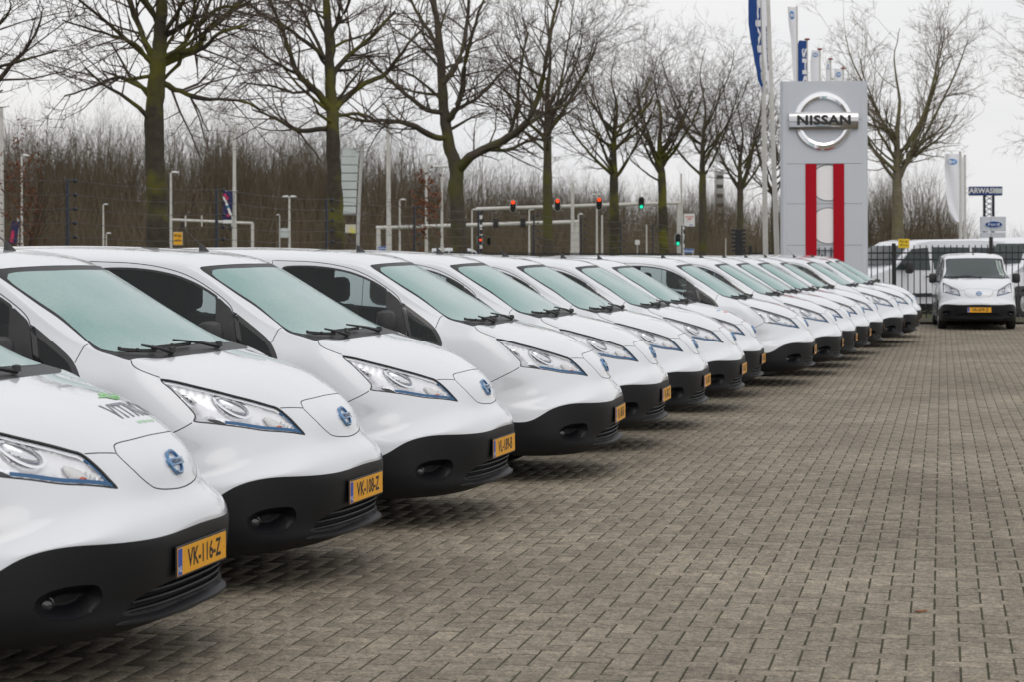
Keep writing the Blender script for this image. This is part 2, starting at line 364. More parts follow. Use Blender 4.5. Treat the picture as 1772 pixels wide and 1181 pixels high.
def both(name, p, f, n, mat, parent, smooth_n=True, joined=True):
    """mirrored pair of a side patch, as one mesh (joined) or as two parts"""
    f = orient(p, f, n); q, m = flipm(p, n); f2 = f[:, ::-1]
    if joined:
        return [mesh(name, np.concatenate([p, q]), np.concatenate([f, f2 + len(p)]), mat, parent, normals=np.concatenate([n, m]) if smooth_n else None, smooth=not smooth_n)]
    return [mesh(name, p, f, mat, parent, normals=n if smooth_n else None, smooth=not smooth_n), mesh(name, q, f2, mat, parent, normals=m if smooth_n else None, smooth=not smooth_n)]
def ribbon(line, wd, off, closed=False):
    a = shift(line, wd / 2, closed); b = shift(line, -wd / 2, closed); n = len(a)
    st = np.concatenate([a, b]); p, nn = ev(st, off)
    f = [(i, (i + 1) % n, n + (i + 1) % n) for i in range(n if closed else n - 1)] + [(i, n + (i + 1) % n, n + i) for i in range(n if closed else n - 1)]
    return p, np.array(f), nn

# outlines on the half body (s, t)
HL = dens([(10.99, 5.81), (10.98, 5.68), (10.56, 4.86), (10.16, 4.17), (9.79, 3.74), (9.55, 3.48), (9.29, 3.23), (9.13, 3.09), (8.79, 3.04), (8.31, 2.98), (7.78, 2.89), (7.8, 3.01), (8.1, 3.31), (8.48, 3.75), (8.97, 4.56), (9.39, 5.42), (9.73, 6.03), (9.97, 6.4), (10.01, 6.25), (10.05, 6.11), (10.2, 6.04), (10.46, 5.97), (10.71, 5.91), (10.92, 5.91)], k=3)
HLI = inset(HL, .0075)
COWL = [(11.36, 0), (11.37, 0.8), (11.4, 1.7), (11.44, 2.6), (11.57, 3.85), (11.76, 4.55), (11.91, 5.38)]
WSO = np.concatenate([dens(COWL, False), dens([(11.96, 5.6), (12.14, 5.6), (12.43, 5.45), (12.62, 5.42), (12.8, 5.33), (13.01, 4.96), (13.25, 4.76), (13.7, 4.62), (14.15, 4.76), (14.62, 4.91), (14.9, 4.93), (15.02, 4.8)], False), dens([(15.03, 4.6), (14.98, 4.04), (14.93, 2.91), (14.89, 1.5), (14.87, 0)], False)])
WSI = np.concatenate([dens([(11.98, 0), (11.97, 1.3), (11.98, 2.6), (12.15, 4.07), (12.46, 4.85)], False), dens([(12.72, 5.0), (12.97, 4.84), (13.37, 4.58), (13.76, 4.44), (14.19, 4.57), (14.54, 4.69), (14.72, 4.63)], False), dens([(14.80, 4.32), (14.80, 3.83), (14.74, 2.48), (14.70, 1.49), (14.69, 0)], False)])
LID = dens([(8.98, 0), (8.98, 0.5), (8.99, 1.14), (9.02, 1.83), (8.99, 2.05), (8.92, 2.14), (8.81, 2.23), (8.65, 2.24), (8.33, 2.16), (7.88, 1.96), (7.51, 1.69), (7.27, 1.42), (7.1, 0.95), (6.99, 0.3), (6.98, 0)], False)
SEAM_HOOD = dens([(11.92, 5.51), (11.79, 5.93), (11.55, 6.02), (11.25, 5.89), (11.03, 5.7)], False)
SEAM_NOSE = dens([(9.1, 3.05), (8.98, 2.69), (8.82, 2.25)], False)
SEAM_FENDER = dens([(13, 5.03), (13.07, 6.09), (13.11, 6.61), (13.14, 6.98)], False)
SEAM_BUMPER = dens([(9.99, 6.49), (10.1, 7.51), (10.115, 9.256), (10.12, 9.985)], False)
DOOR = np.concatenate([dens([(16.89, 5.34), (16.69, 5.35), (16.45, 5.35), (16.14, 5.45), (15.69, 5.66), (15.23, 5.8), (14.81, 5.86), (14.44, 5.92), (14.23, 6.01), (14.12, 6.21), (14.04, 6.76), (13.91, 7.97), (13.858, 8.675), (13.902, 9.295), (14, 9.847)], False), dens([(14.2, 9.898), (15, 9.898), (16, 9.897), (16.8, 9.897)], False), dens([(16.9, 9.795), (16.9, 9.012), (16.9, 7.95), (16.9, 5.99)], False)])
WIN = dens([(16.72, 5.8), (16.44, 5.73), (16.13, 5.77), (15.79, 5.87), (15.32, 5.99), (14.94, 6.03), (14.6, 6.06), (14.49, 6.13), (14.46, 6.64), (14.42, 7.49), (14.5, 7.63), (14.83, 7.55), (15.21, 7.45), (15.8, 7.36), (16.5, 7.31), (16.76, 7.19), (16.8, 6.64), (16.78, 5.99)], k=3)
SAIL = dens([(14.47, 6.13), (14.28, 6.14), (14.13, 6.27), (14.05, 6.76), (13.93, 7.91), (13.97, 8.03), (14.25, 7.89), (14.4, 7.68), (14.43, 7)], k=3)
TRI = dens([(14.1, 6.27), (13.74, 6.39), (13.37, 6.66), (13.16, 6.99), (12.99, 7.58), (12.87, 7.97), (12.79, 8.24), (12.94, 8.31), (13.4, 8.26), (13.86, 8.09), (13.91, 7.94), (13.97, 7.31), (14.04, 6.71)], k=3)
TRIG = inset(TRI, .028)
FOG = dens([(2.856, 6.418), (3.138, 6.344), (3.345, 6.002), (3.436, 5.389), (3.396, 4.614), (3.248, 4.201), (2.743, 4.057), (2.291, 4.201), (2.005, 4.506), (1.877, 4.998), (1.943, 5.483), (2.129, 5.988), (2.49, 6.344)], k=3)
GRI = np.concatenate([dens([(2.86, 0), (2.877, 0.8), (2.857, 1.7), (2.692, 2.455), (2.39, 2.995), (1.955, 3.375)], False), dens([(1.746, 3.424), (1.555, 3.093), (1.469, 2.003), (1.451, 1), (1.38, 0)], False)])
REAR_ARCH = np.array([inv(3.655 + .37 * math.cos(a), .86, max(.31 + .37 * math.sin(a), .27), 18.2, 9.6) for a in np.linspace(R(-5), R(185), 22)])
REAR_ARCH = np.concatenate([REAR_ARCH, [(REAR_ARCH[-1][0], 10.0), (REAR_ARCH[0][0], 10.0)]])
GAPS = [(SEAM_HOOD, 0), (SEAM_NOSE, 0), (SEAM_FENDER, 0), (SEAM_BUMPER, 0), (LID, 0), (DOOR, 1)]

def make_van():
    root = empty('electric_van')
    part = lambda name, mb, mats, smooth=True, parent=root: mb.build(name, mats, parent, smooth)
    # ---- the shell, triangulated so that every outline is a real edge
    sg = np.concatenate([np.arange(0, 16, .125), np.arange(16, 20.01, .25)]); tg = np.arange(0, 10.001, .125)
    ga, gb = np.meshgrid(sg, tg, indexing='ij'); g = np.stack([ga.ravel(), gb.ravel()], 1)
    bl = [np.array([(5.0, t) for t in np.arange(0, 10.01, .125)])]
    gl = []
    for l, c in GAPS:
        wd = .0052
        a = shift(l, wd / 2, c); b = shift(l, -wd / 2, c)
        gl.append((a, b, c))
    loops = [HL, HLI, WSO, WSI, WIN, SAIL, TRI, TRIG, FOG, GRI, REAR_ARCH, bl[0]]; cl = [1, 1, 0, 0, 1, 1, 1, 1, 1, 0, 1, 0]
    for a, b, c in gl: loops += [a, b]; cl += [c, c]
    st, fc = cdt(g, loops, cl)
    ce = st[fc].mean(1)
    lab = np.full(len(fc), 'body', dtype=object)
    hood = np.concatenate([WSO[:25], SEAM_HOOD, HL[3:22], SEAM_NOSE, [(8.92, 2.14), (8.99, 2.05), (9.02, 1.83), (8.995, 1.14), (8.98, 0)]])
    lab[inside(hood, ce)] = 'bonnet'
    lab[inside(LID, ce)] = 'lid'
    lab[inside(DOOR, ce)] = 'door'
    lab[ce[:, 0] < 5] = 'bumper'
    for nm, lp in (('screen_border', WSO), ('hole', WSI), ('seal', HL), ('hole', HLI), ('sail', SAIL), ('hole', WIN), ('tri', TRI), ('hole', TRIG), ('hole', FOG), ('hole', GRI), ('hole', REAR_ARCH)):
        lab[inside(lp, ce)] = nm
    for a, b, c in gl:
        if c: m = inside(a, ce) ^ inside(b, ce)
        else: m = inside(np.concatenate([a, b[::-1]]), ce)
        m &= ~np.isin(lab, ['hole', 'seal', 'screen_border', 'sail', 'tri']); lab[m] = 'gap'
    P, NN = ev(st)
    def region(names, off=0.0):
        m = np.isin(lab, names); f = fc[m]; u_, iv = np.unique(f, return_inverse=True)
        p = P[u_] + NN[u_] * off; return p, iv.reshape(-1, 3), NN[u_]
    body = both('body', *region(['body']), 'paint', root)[0]
    both('bonnet', *region(['bonnet']), 'paint', root)
    both('charge_port_lid', *region(['lid']), 'paint', root)
    bumper = both('bumper', *region(['bumper'], .0015), 'bumper_plastic', root)[0]
    doors = both('door', *region(['door']), 'paint', root, joined=False)
    both('screen_surround', *region(['screen_border'], -.0015), 'black_plastic', root)
    p, f, n = region(['sail'], .0015); f = orient(p, f, n); q, m_ = flipm(p, n)
    mesh('mirror_sail', p, f, 'black_plastic', doors[0], normals=n); mesh('mirror_sail', q, f[:, ::-1], 'black_plastic', doors[1], normals=m_)
    p, f, n = region(['tri'], -.001); qs = both('quarter_window', p, f, n, 'gloss_black', root, joined=False)
    p, f, n = patch(TRIG, -.003); f = orient(p, f, n); q, m_ = flipm(p, n)
    mesh('pane', p, f, 'window_glass', qs[0], normals=n); mesh('pane', q, f[:, ::-1], 'window_glass', qs[1], normals=m_)
    # panel gaps: dark channel lying under the open joints
    for l, c in GAPS:
        p, f, n = ribbon(l, .016, -.005, c); pj = both('panel_joint', p, f, n, 'groove', root, joined=False)
    # ---- glass
    ws = patch(WSI, .0005, .2); both('windscreen', *ws, 'frosted_screen', root)
    wn = patch(WIN, -.004, .15); gwin = both('door_window', *wn, 'window_glass', root, joined=False)
    for o, d in zip(gwin, doors): o.parent = d
    p, f, n = ribbon(WIN, .016, .0022, True); f = orient(p, f, n); q, m_ = flipm(p, n)
    mesh('window_rubber', p, f, 'black_plastic', doors[0], normals=n); mesh('window_rubber', q, f[:, ::-1], 'black_plastic', doors[1], normals=m_)
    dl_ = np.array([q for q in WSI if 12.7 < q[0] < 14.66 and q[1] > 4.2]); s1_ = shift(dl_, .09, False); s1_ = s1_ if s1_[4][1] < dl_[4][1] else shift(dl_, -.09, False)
    p, f, n = ribbon(s1_, .10, .0016); f = orient(p, f, n); q, m_ = flipm(p, n); mesh('pale_glass_edge', q, f[:, ::-1], 'pale_glass', root, normals=m_)  # pale band laid inside one side edge of the screen
    # ---- inner lining and cabin
    m = np.isin(lab, ['body', 'door', 'sail', 'screen_border', 'tri']) & (ce[:, 0] > 12.6) & (ce[:, 0] < 17.2)
    f = fc[m]; u_, iv = np.unique(f, return_inverse=True); p = P[u_] - NN[u_] * .022; both('cabin_lining', p, iv.reshape(-1, 3)[:, ::-1], -NN[u_], 'interior', root)
    mb = MB().box(-2.62, -2.58, -.70, .70, .3, 1.60, bev=.01); part('bulkhead', mb, 'interior')
    mb = MB().box(-1.5, -1.18, -.74, .74, .80, 1.06, bev=.06); part('dashboard', mb, 'interior')
    for sy in (-1, 1):
        mb = MB().box(-2.15, -1.7, sy * .42 - .24, sy * .42 + .24, .5, .72, bev=.06)
        mb.box(-2.38, -2.2, sy * .42 - .23, sy * .42 + .23, .66, 1.28, bev=.06, mat=Matrix.Translation((0, 0, 0)))
        mb.box(-2.37, -2.25, sy * .42 - .13, sy * .42 + .13, 1.30, 1.50, bev=.05); part('seat', mb, 'seat_cloth')
    mb = MB(); mb.tube([(-1.62 + .05 * math.cos(a), .42 + .19 * math.sin(a), 1.03 + .17 * math.cos(a)) for a in np.linspace(0, 2 * math.pi, 21)], .014, 6); part('steering_wheel', mb, 'black_plastic')
    # ---- headlights
    for sgn in (1, -1):
        hl = empty('headlight'); hl.parent = root
        def hp(name, pf, mat, sn=True):
            p, f, n = pf; f = orient(p, f, n)
            if sgn < 0: p, n = flipm(p, n); f = f[:, ::-1]
            return mesh(name, p, f, mat, hl, normals=n if sn else None, smooth=not sn)
        hp('seal', region(['seal'], -.001), 'black_plastic')
        hp('lens', patch(HLI, -.002, .1), 'lamp_glass')
        hp('reflector', patch(HLI, lambda st, d: -.012 - .034 * (1 - np.exp(-d / .03)), .07), 'reflector', False)
        eh = lambda cs, ct, ra, rb, rot: np.array([(cs + ra * math.cos(a) * math.cos(rot) - rb * math.sin(a) * math.sin(rot), ct + ra * math.cos(a) * math.sin(rot) + rb * math.sin(a) * math.cos(rot)) for a in np.linspace(0, 2 * math.pi, 28)[:-1]])
        hp('projector_lens', patch(eh(9.66, 4.16, .38, .28, .95), lambda st, d: -.034 + .03 * np.sqrt(np.clip(1 - (1 - np.minimum(d / .07, 1)) ** 2, 0, 1)), .045), 'projector', False)
        hp('projector_ring', ribbon(eh(9.66, 4.16, .44, .33, .95), .012, -.02, True), 'chrome')
        hp('indicator', patch(dens([(9.12, 3.62), (8.86, 3.36), (8.5, 3.38), (8.78, 3.72)], k=3), lambda st, d: -.03 + .012 * np.minimum(d / .015, 1), .05), 'white_print', False)
        hp('indicator_bulb', patch(eh(8.62, 3.5, .09, .06, .9), lambda st, d: -.016 + .01 * np.minimum(d / .01, 1), .03), 'amber', False)
        hp('shade', patch(dens([(9.78, 5.81), (9.62, 5.43), (9.42, 5.28), (9.50, 5.54)], k=3), -.012, .05), 'gloss_black')
        for q in range(5):
            hp('reflector_rib', ribbon(np.array([(8.78 - .13 * q, 3.30 - .045 * q), (8.5 - .1 * q, 3.40 - .07 * q)]), .007, -.022), 'silver')
        bot = HLI[np.array([i for i in range(len(HLI)) if HLI[i][0] < 9.5 and i > 28 and i < 46])]
        s1 = shift(bot, .005, False); c0 = np.mean(HLI, 0)
        sg_ = 1 if np.linalg.norm(s1[8] - c0) < np.linalg.norm(bot[8] - c0) else -1
        a = shift(bot, .005 * sg_, False); b = shift(bot, .021 * sg_, False); n_ = len(a)
        p, n = ev(np.concatenate([a, b]), -.006); f = np.array([(i, i + 1, n_ + i + 1) for i in range(n_ - 1)] + [(i, n_ + i + 1, n_ + i) for i in range(n_ - 1)])
        hp('accent_strip', (p, f, n), 'accent_blue')
        fr = HLI[np.array([i for i in range(len(HLI)) if 21 < i < 30])]
        a = shift(fr, .004 * sg_, False); b = shift(fr, .012 * sg_, False); n_ = len(a)
        p, n = ev(np.concatenate([a, b]), -.006); f = np.array([(i, i + 1, n_ + i + 1) for i in range(n_ - 1)] + [(i, n_ + i + 1, n_ + i) for i in range(n_ - 1)])
        hp('accent_strip', (p, f, n), 'accent_blue')
        tp = HLI[np.array([i for i in range(len(HLI)) if 2 < i < 24])]
        hp('chrome_trim', ribbon(shift(tp, .012 * sg_, False), .009, -.0105), 'chrome')
        rv = eh(10.32, 5.42, .20, .14, 1.0)
        hp('position_lamp', patch(rv, lambda st, d: -.03 + .02 * np.minimum(d / .02, 1), .05), 'chrome', False)
        # ---- fog lamp pocket in the bumper
        fog = empty('fog_lamp'); fog.parent = root
        p, f, n = patch(FOG, lambda st, d: -np.minimum(.085, d * 1.9), .07); f = orient(p, f, n)
        if sgn < 0: p, n = flipm(p, n); f = f[:, ::-1]
        mesh('pocket', p, f, 'bumper_plastic', fog, smooth=True)
        c = ev([(2.64, 5.81)], -.062)[0][0]; nn = ev([(2.64, 5.81)])[1][0]
        if sgn < 0: c = c * np.array([1, -1, 1]); nn = nn * np.array([1, -1, 1])
        mt = Matrix.Translation(c) @ Vector(nn).to_track_quat('Z', 'Y').to_matrix().to_4x4()
        mb = MB().lathe([(.001, .009), (.018, .007), (.026, .001), (.03, -.01), (.034, -.012), (.034, -.03)], 20, 0, mt); part('lamp', mb, 'fog_glass', True, fog)
    # ---- bumper details
    p, f, n = patch(GRI, lambda st, d: -np.minimum(.05, d * 1.2), .12); both('grille', p, f, n, 'groove', root, smooth_n=False)
    gr = root.children[-1]
    for q, sv in enumerate((1.75, 2.12, 2.5)):
        tl = [(sv, t) for t in np.linspace(0, 3.35 - .28 * q, 22)]
        a, _ = ev(tl, -.022); a2 = a[::-1] * np.array([1, -1, 1]); line = np.concatenate([a2[:-1], a])
        mb = MB(); v = []; fcs = []
        for (dx, dz) in ((0, .006), (.02, .004), (.022, -.002), (0, -.006)):
            v.append(line + np.array([dx - .01, 0, dz]))
        n_ = len(line); V_ = np.concatenate(v)
        for r_ in range(4):
            for i in range(n_ - 1): fcs.append((r_ * n_ + i, r_ * n_ + i + 1, ((r_ + 1) % 4) * n_ + i + 1, ((r_ + 1) % 4) * n_ + i))
        mb.add(V_, fcs); part('grille_slat', mb, 'bumper_plastic', True, gr)
    # chin spoiler
    vv = np.linspace(-.6, .6, 41); v = []; fcs = []
    for y in vv:
        k_ = max(0, 1 - (abs(y) / .6) ** 4); u0 = .03 + .28 * abs(y) ** 2.6 + .05 * (abs(y) / .6) ** 10; z0 = .262
        for (du, dz) in ((.07, .045), (.035, .03), (-.03, .014), (-.047, .004), (-.047, -.008), (-.03, -.016), (.06, -.026)):
            v.append((-(u0 + du * (k_ if du < 0.05 else 1) + (1 - k_) * .03), y, z0 + dz * (.35 + .65 * k_)))
    for i in range(len(vv) - 1):
        for j in range(6): fcs.append((i * 7 + j, i * 7 + j + 1, (i + 1) * 7 + j + 1, (i + 1) * 7 + j))
    part('chin_spoiler', MB().add(v, fcs), 'bumper_plastic')
    # ---- number plate
    np_ = empty('number_plate', (.024, 0, .459)); np_.parent = root
    MB().box(-.004, .002, -.268, .268, -.063, .063, bev=.003).build('plate_frame', 'black_plastic', np_)
    MB().box(.0021, .0045, -.26, .26, -.055, .055, bev=.002).build('plate_sheet', 'plate_yellow', np_)
    MB().box(.0046, .0052, -.257, -.215, -.052, .052).build('country_strip', 'plate_blue', np_)
    t = text_mesh('country_code', 'NL', .034, 'white_print', np_); t.rotation_euler = (R(90), 0, R(90)); t.location = (.0056, -.236, -.03)
    for yy in (-.195, .235): MB().lathe([(.001, .002), (.006, .0015), (.007, 0)], 10, 0, Matrix.Translation((.0046, yy, 0)) @ Matrix.Rotation(R(90), 4, 'Y')).build('screw', 'plate_yellow', np_)
    # ---- emblem on the charge lid
    c, nn = ev([(8.0, 0)], .001); c = c[0]; nn = nn[0]
    q = Vector(nn).to_track_quat('Z', 'Y').to_matrix().to_4x4()
    zax = Vector(nn); xax = Vector((0, 1, 0)); yax = zax.cross(xax); mt = Matrix((xax, yax, zax)).transposed().to_4x4(); mt.translation = Vector(c)
    em = empty('emblem'); em.parent = root; em.matrix_local = mt
    mb = MB(); mb.lathe([(.056, -.004), (.057, .006), (.052, .009), (.0465, .007), (.0455, -.004)], 36); mb.build('ring', 'emblem_blue', em, True)
    MB().box(-.07, .07, -.016, .016, -.002, .011, bev=.003).build('bar', 'emblem_blue', em, True)
    t = text_mesh('lettering', 'NISSAN', .026, 'emblem_dark', em, xscale=1.05, bold=.0006); t.location = (0, -.001, .0116)
    # ---- wipers
    def wiper(blade, arm):
        wp = empty('wiper'); wp.parent = root
        b, n_ = ev([(abs(a), abs(t_)) for a, t_ in blade], .024); b = b * np.array([(1, -1 if t_ < 0 else 1, 1) for _, t_ in blade])
        mb = MB(); mb.tube(b + [0, 0, -.012], .006, 6); mb.tube(b + [0, 0, -.004], .005, 6)
        for i in range(0, len(b), 2): mb.box(b[i][0] - .006, b[i][0] + .006, b[i][1] - .010, b[i][1] + .010, b[i][2] - .014, b[i][2] + .004, bev=.003)
        mb.build('blade', 'black_plastic', wp, True)
        a, _ = ev([(abs(x_), abs(t_)) for x_, t_ in arm], [.012, .03, .045][:len(arm)]); a = a * np.array([(1, -1 if t_ < 0 else 1, 1) for _, t_ in arm])
        mb = MB(); mb.tube(a, [.013, .009, .006], 6); mb.lathe([(.001, .03), (.018, .026), (.022, 0)], 12, 0, Matrix.Translation(a[0])); mb.build('arm', 'black_plastic', wp, True)
    wiper([(12.38, 4.75), (12.22, 4.55), (12.08, 4.3), (11.97, 3.95), (11.88, 3.55)], [(11.62, 2.9), (11.8, 3.4), (12.05, 4.15)])
    wiper([(12.04, 3.35), (11.98, 2.8), (11.93, 2.2), (11.9, 1.6), (11.88, .95)], [(11.55, -.6), (11.7, .5), (11.97, 2.1)])
    # ---- door mirrors, handles
    for i, sgn in enumerate((1, -1)):
        mi = empty('door_mirror'); mi.parent = root
        mb = MB().box(-.075, .075, -.085, .085, -.115, .115, bev=.05); o = mb.build('mirror_housing', 'black_plastic', mi, True); o.location = (-1.57, -sgn * .945, 1.155); o.rotation_euler = (0, 0, sgn * R(8))
        MB().box(-1.61, -1.54, -sgn * .87 - .07, -sgn * .87 + .07, 1.055, 1.095, bev=.015).build('mirror_foot', 'black_plastic', mi, True)
        MB().box(-1.648, -1.643, -sgn * .945 - .045, -sgn * .945 + .045, 1.08, 1.23).build('mirror_glass', 'chrome', mi)
        MB().box(-2.5, -2.32, -sgn * .86 - .012, -sgn * .86 + .012, .985, 1.015, bev=.01).build('handle', 'black_plastic', doors[i], True)
    # ---- aerial
    an = empty('aerial'); an.parent = root; c = ev([(16.05, 0)])[0][0]
    MB().lathe([(.001, .05), (.008, .045), (.022, .012), (.028, 0), (.028, -.01)], 14, 0, Matrix.Translation(c) @ Matrix.Shear('XY', 4, (-.5, 0)) @ Matrix.Diagonal((1.3, .8, 1, 1))).build('base', 'black_plastic', an, True)
    MB().tube([c + np.array([-.02, 0, .035]), c + np.array([-.145, 0, .155])], [.0035, .0022], 6).build('rod', 'black_plastic', an)
    # ---- rear wall, underbody, arches
    e, _ = ev([(20, t) for t in np.linspace(0, 10, 41)]); e2 = e[::-1] * np.array([1, -1, 1]); ring = np.concatenate([e2[:-1], e])
    mb = MB().add(ring, [tuple(range(len(ring)))]); part('tailgate', mb, 'paint', False)
    mb = MB().box(-4.35, -1.34, -.82, .82, .14, .34).box(-1.338, -.66, -.54, .54, .172, .42).box(-.66, -.34, -.52, .52, .201, .3); part('underbody', mb, 'groove', False)
    for cx in (-1.02, -3.655):
        for sgn in (1, -1):
            mb = MB(); mb.lathe([(.372, 0), (.372, .27), (.02, .27)], 20, 0, Matrix.Translation((cx, sgn * .815, .31)) @ Matrix.Rotation(R(90) * sgn, 4, 'X') @ Matrix.Rotation(R(180) if sgn < 0 else 0, 4, 'Z'), math.pi)
            part('arch_liner', mb, 'groove')
    wh = None
    for cx in (-1.02, -3.655):
        for sgn in (1, -1):
            w_ = empty('wheel', (cx, -sgn * .765, .312)); w_.parent = root; w_.rotation_euler = (0, 0, 0 if sgn > 0 else math.pi)
            if wh is None:
                mt = Matrix.Rotation(R(90), 4, 'X')
                mb = MB().lathe([(.19, -.085), (.25, -.098), (.295, -.095), (.311, -.07), (.312, 0), (.311, .07), (.295, .095), (.25, .098), (.19, .085)], 36, 0, mt); ty = mb.build('tyre', 'rubber', w_, True)
                mb = MB().lathe([(.192, .085), (.186, .06), (.17, .055), (.1, .075), (.06, .078), (.001, .07)], 32, 0, mt)
                for k_ in range(8):
                    a = k_ * math.pi / 4; mb.box(.1, .165, -.02, .02, .06, .072, bev=.006, mat=mt @ Matrix.Rotation(a, 4, 'Z'))
                rm = mb.build('rim', 'silver', w_, True); wh = (ty, rm)
            else:
                for o in wh: c = o.copy(); col.objects.link(c); c.parent = w_
    return root
van0 = make_van()

# ------------------------------------------------------------------ the row of vans: nose position, heading, plate
VANS = [(-1.283, 8.014, 12.81, 'VK-116-Z'), (-.785, 10.29, 14.55, 'VK-108-Z'), (-.078, 12.539, 14.78, 'VL-189-B'), (.799, 15.114, 11.1, 'VL-185-B'),
        (1.328, 17.362, 12.25, 'VL-187-Z'), (1.91, 19.634, 12.31, 'VL-187-B'), (2.563, 22.067, 12.17, 'VL-185-Z'), (3.086, 24.488, 11.84, 'VK-107-Z'),
        (4.045, 26.554, 11.68, 'VK-112-Z'), (4.772, 28.697, 11.17, 'VL-118-B'), (5.322, 30.715, 12.39, 'VL-181-B'), (5.903, 32.743, 12.76, 'VK-119-Z'),
        (6.514, 34.859, 8.04, 'VK-101-Z'), (7.394, 37.464, 10.76, 'VL-110-B'), (8.005, 39.174, 9.48, 'VL-117-B'), (8.585, 41.634, 9.0, 'VK-110-Z'), (10.464, 44.316, 99.39, 'VK-079-Z')]
ORD = ['second', 'third', 'fourth', 'fifth', 'sixth', 'seventh', 'eighth', 'ninth', 'tenth', 'eleventh', 'twelfth', 'thirteenth', 'fourteenth', 'fifteenth']
vans = []
for i, (x, y, a, txt) in enumerate(VANS):
    v = van0 if i == 0 else copy_tree(van0)
    v.location = (x, y, gz(y)); v.rotation_euler = (0, 0, -R(a)); vans.append(v)
    if i == 0: lb = 'white electric van nearest the camera with a dark and green logo on its bonnet'
    elif i in (1, 2): lb = 'white electric van, %s from the left in the row, yellow plate %s' % (ORD[i - 1], txt)
    elif i == 7: lb = 'white electric van, eighth in the row, red and blue mark on bonnet'
    elif i == 15: lb = 'white electric van at the far end of the row beside the railings'
    elif i == 16: lb = 'white electric van facing the camera alone in front of the black railings'
    else: lb = 'white electric van, %s from the left in the parked row' % ORD[i - 1]
    tag(v, lb, 'van', 'white electric vans' )
    pl = [c for c in v.children if c.name.startswith('number_plate')][0]
    for c in list(pl.children):
        if c.name.startswith('plate_number'): bpy.data.objects.remove(c)
    t = text_mesh('plate_number', txt, .1, 'plate_black', pl, xscale=.86, bold=.0024, spacing=1.02); t.rotation_euler = (R(90), 0, R(90)); t.location = (.0052, .022, -.001)
# the lone van's screen is clear
for c in vans[16].children:
    if c.name.startswith('windscreen'):
        c.material_slots[0].link = 'OBJECT'; c.material_slots[0].material = M['clear_screen']
# prints on two bonnets
principled('print_navy', (.012, .016, .05), .35, coat=.6); principled('print_green', (.12, .5, .07), .35, coat=.6); principled('print_red', (.7, .1, .05), .35, coat=.6); principled('print_blue', (.08, .3, .7), .35, coat=.6)
def on_bonnet(van, me_v, faces, cs, ct_v, name, mat, scale_u):
    """lay a flat drawing (x to the reader's right, y up) on the bonnet"""
    pts = []
    for x, y in me_v:
        v_ = ct_v - x; s_ = cs + y / scale_u
        sg_ = 1 if v_ >= 0 else -1; lo, hi = 0.0, 4.5
        for _ in range(22):
            mid = (lo + hi) / 2
            if SF([s_], [mid])[0][0][1] < abs(v_): lo = mid
            else: hi = mid
        p, _ = ev([(s_, lo)], .0022); p = p[0]
        if sg_ < 0: p = p * np.array([1, -1, 1])
        pts.append(p)
    return mesh(name, pts, faces, mat, van)
def bonnet_text(van, s, size, cs, cv, mat, name, xs=1, bold=0, slant=0):
    o = text_mesh('t', s, size, mat, None, xscale=xs, bold=bold)
    vv_ = [(p.co.x + slant * p.co.y, p.co.y) for p in o.data.vertices]; ff = [tuple(p.vertices) for p in o.data.polygons]
    bpy.data.objects.remove(o)
    return on_bonnet(van, vv_, ff, cs, cv, name, mat, .215)
# V1 and V8 bonnet prints
bonnet_text(vans[0], 'VITRON', .128, 9.70, -.18, 'print_navy', 'logo_text', xs=1.0, bold=.0028, slant=.25)
bonnet_text(vans[0], 'laadoplossingen', .028, 9.36, -.13, 'print_green', 'logo_text_small', xs=1.05)
_gp = [(-.15, .0), (-.09, .012), (-.06, .03), (.0, .03), (.03, .014), (.10, .02), (.13, .01), (.13, .0), (.06, -.012), (.02, -.03), (-.04, -.03), (-.08, -.008)]
on_bonnet(vans[0], [(x, y) for x, y in _gp], [tuple(range(len(_gp)))], 10.17, -.24, 'logo_plug', 'print_green', .215)
on_bonnet(vans[7], [(-.09, .0), (-.03, .02), (.02, .005), (.02, -.012), (-.04, -.01)], [(0, 1, 2, 3, 4)], 10.2, .30, 'logo_swoosh', 'print_blue', .215)
on_bonnet(vans[7], [(-.08, .0), (-.02, .025), (.07, .012), (.08, -.01), (-.02, -.004)], [(0, 1, 2, 3, 4)], 9.92, .25, 'logo_swoosh', 'print_red', .215)

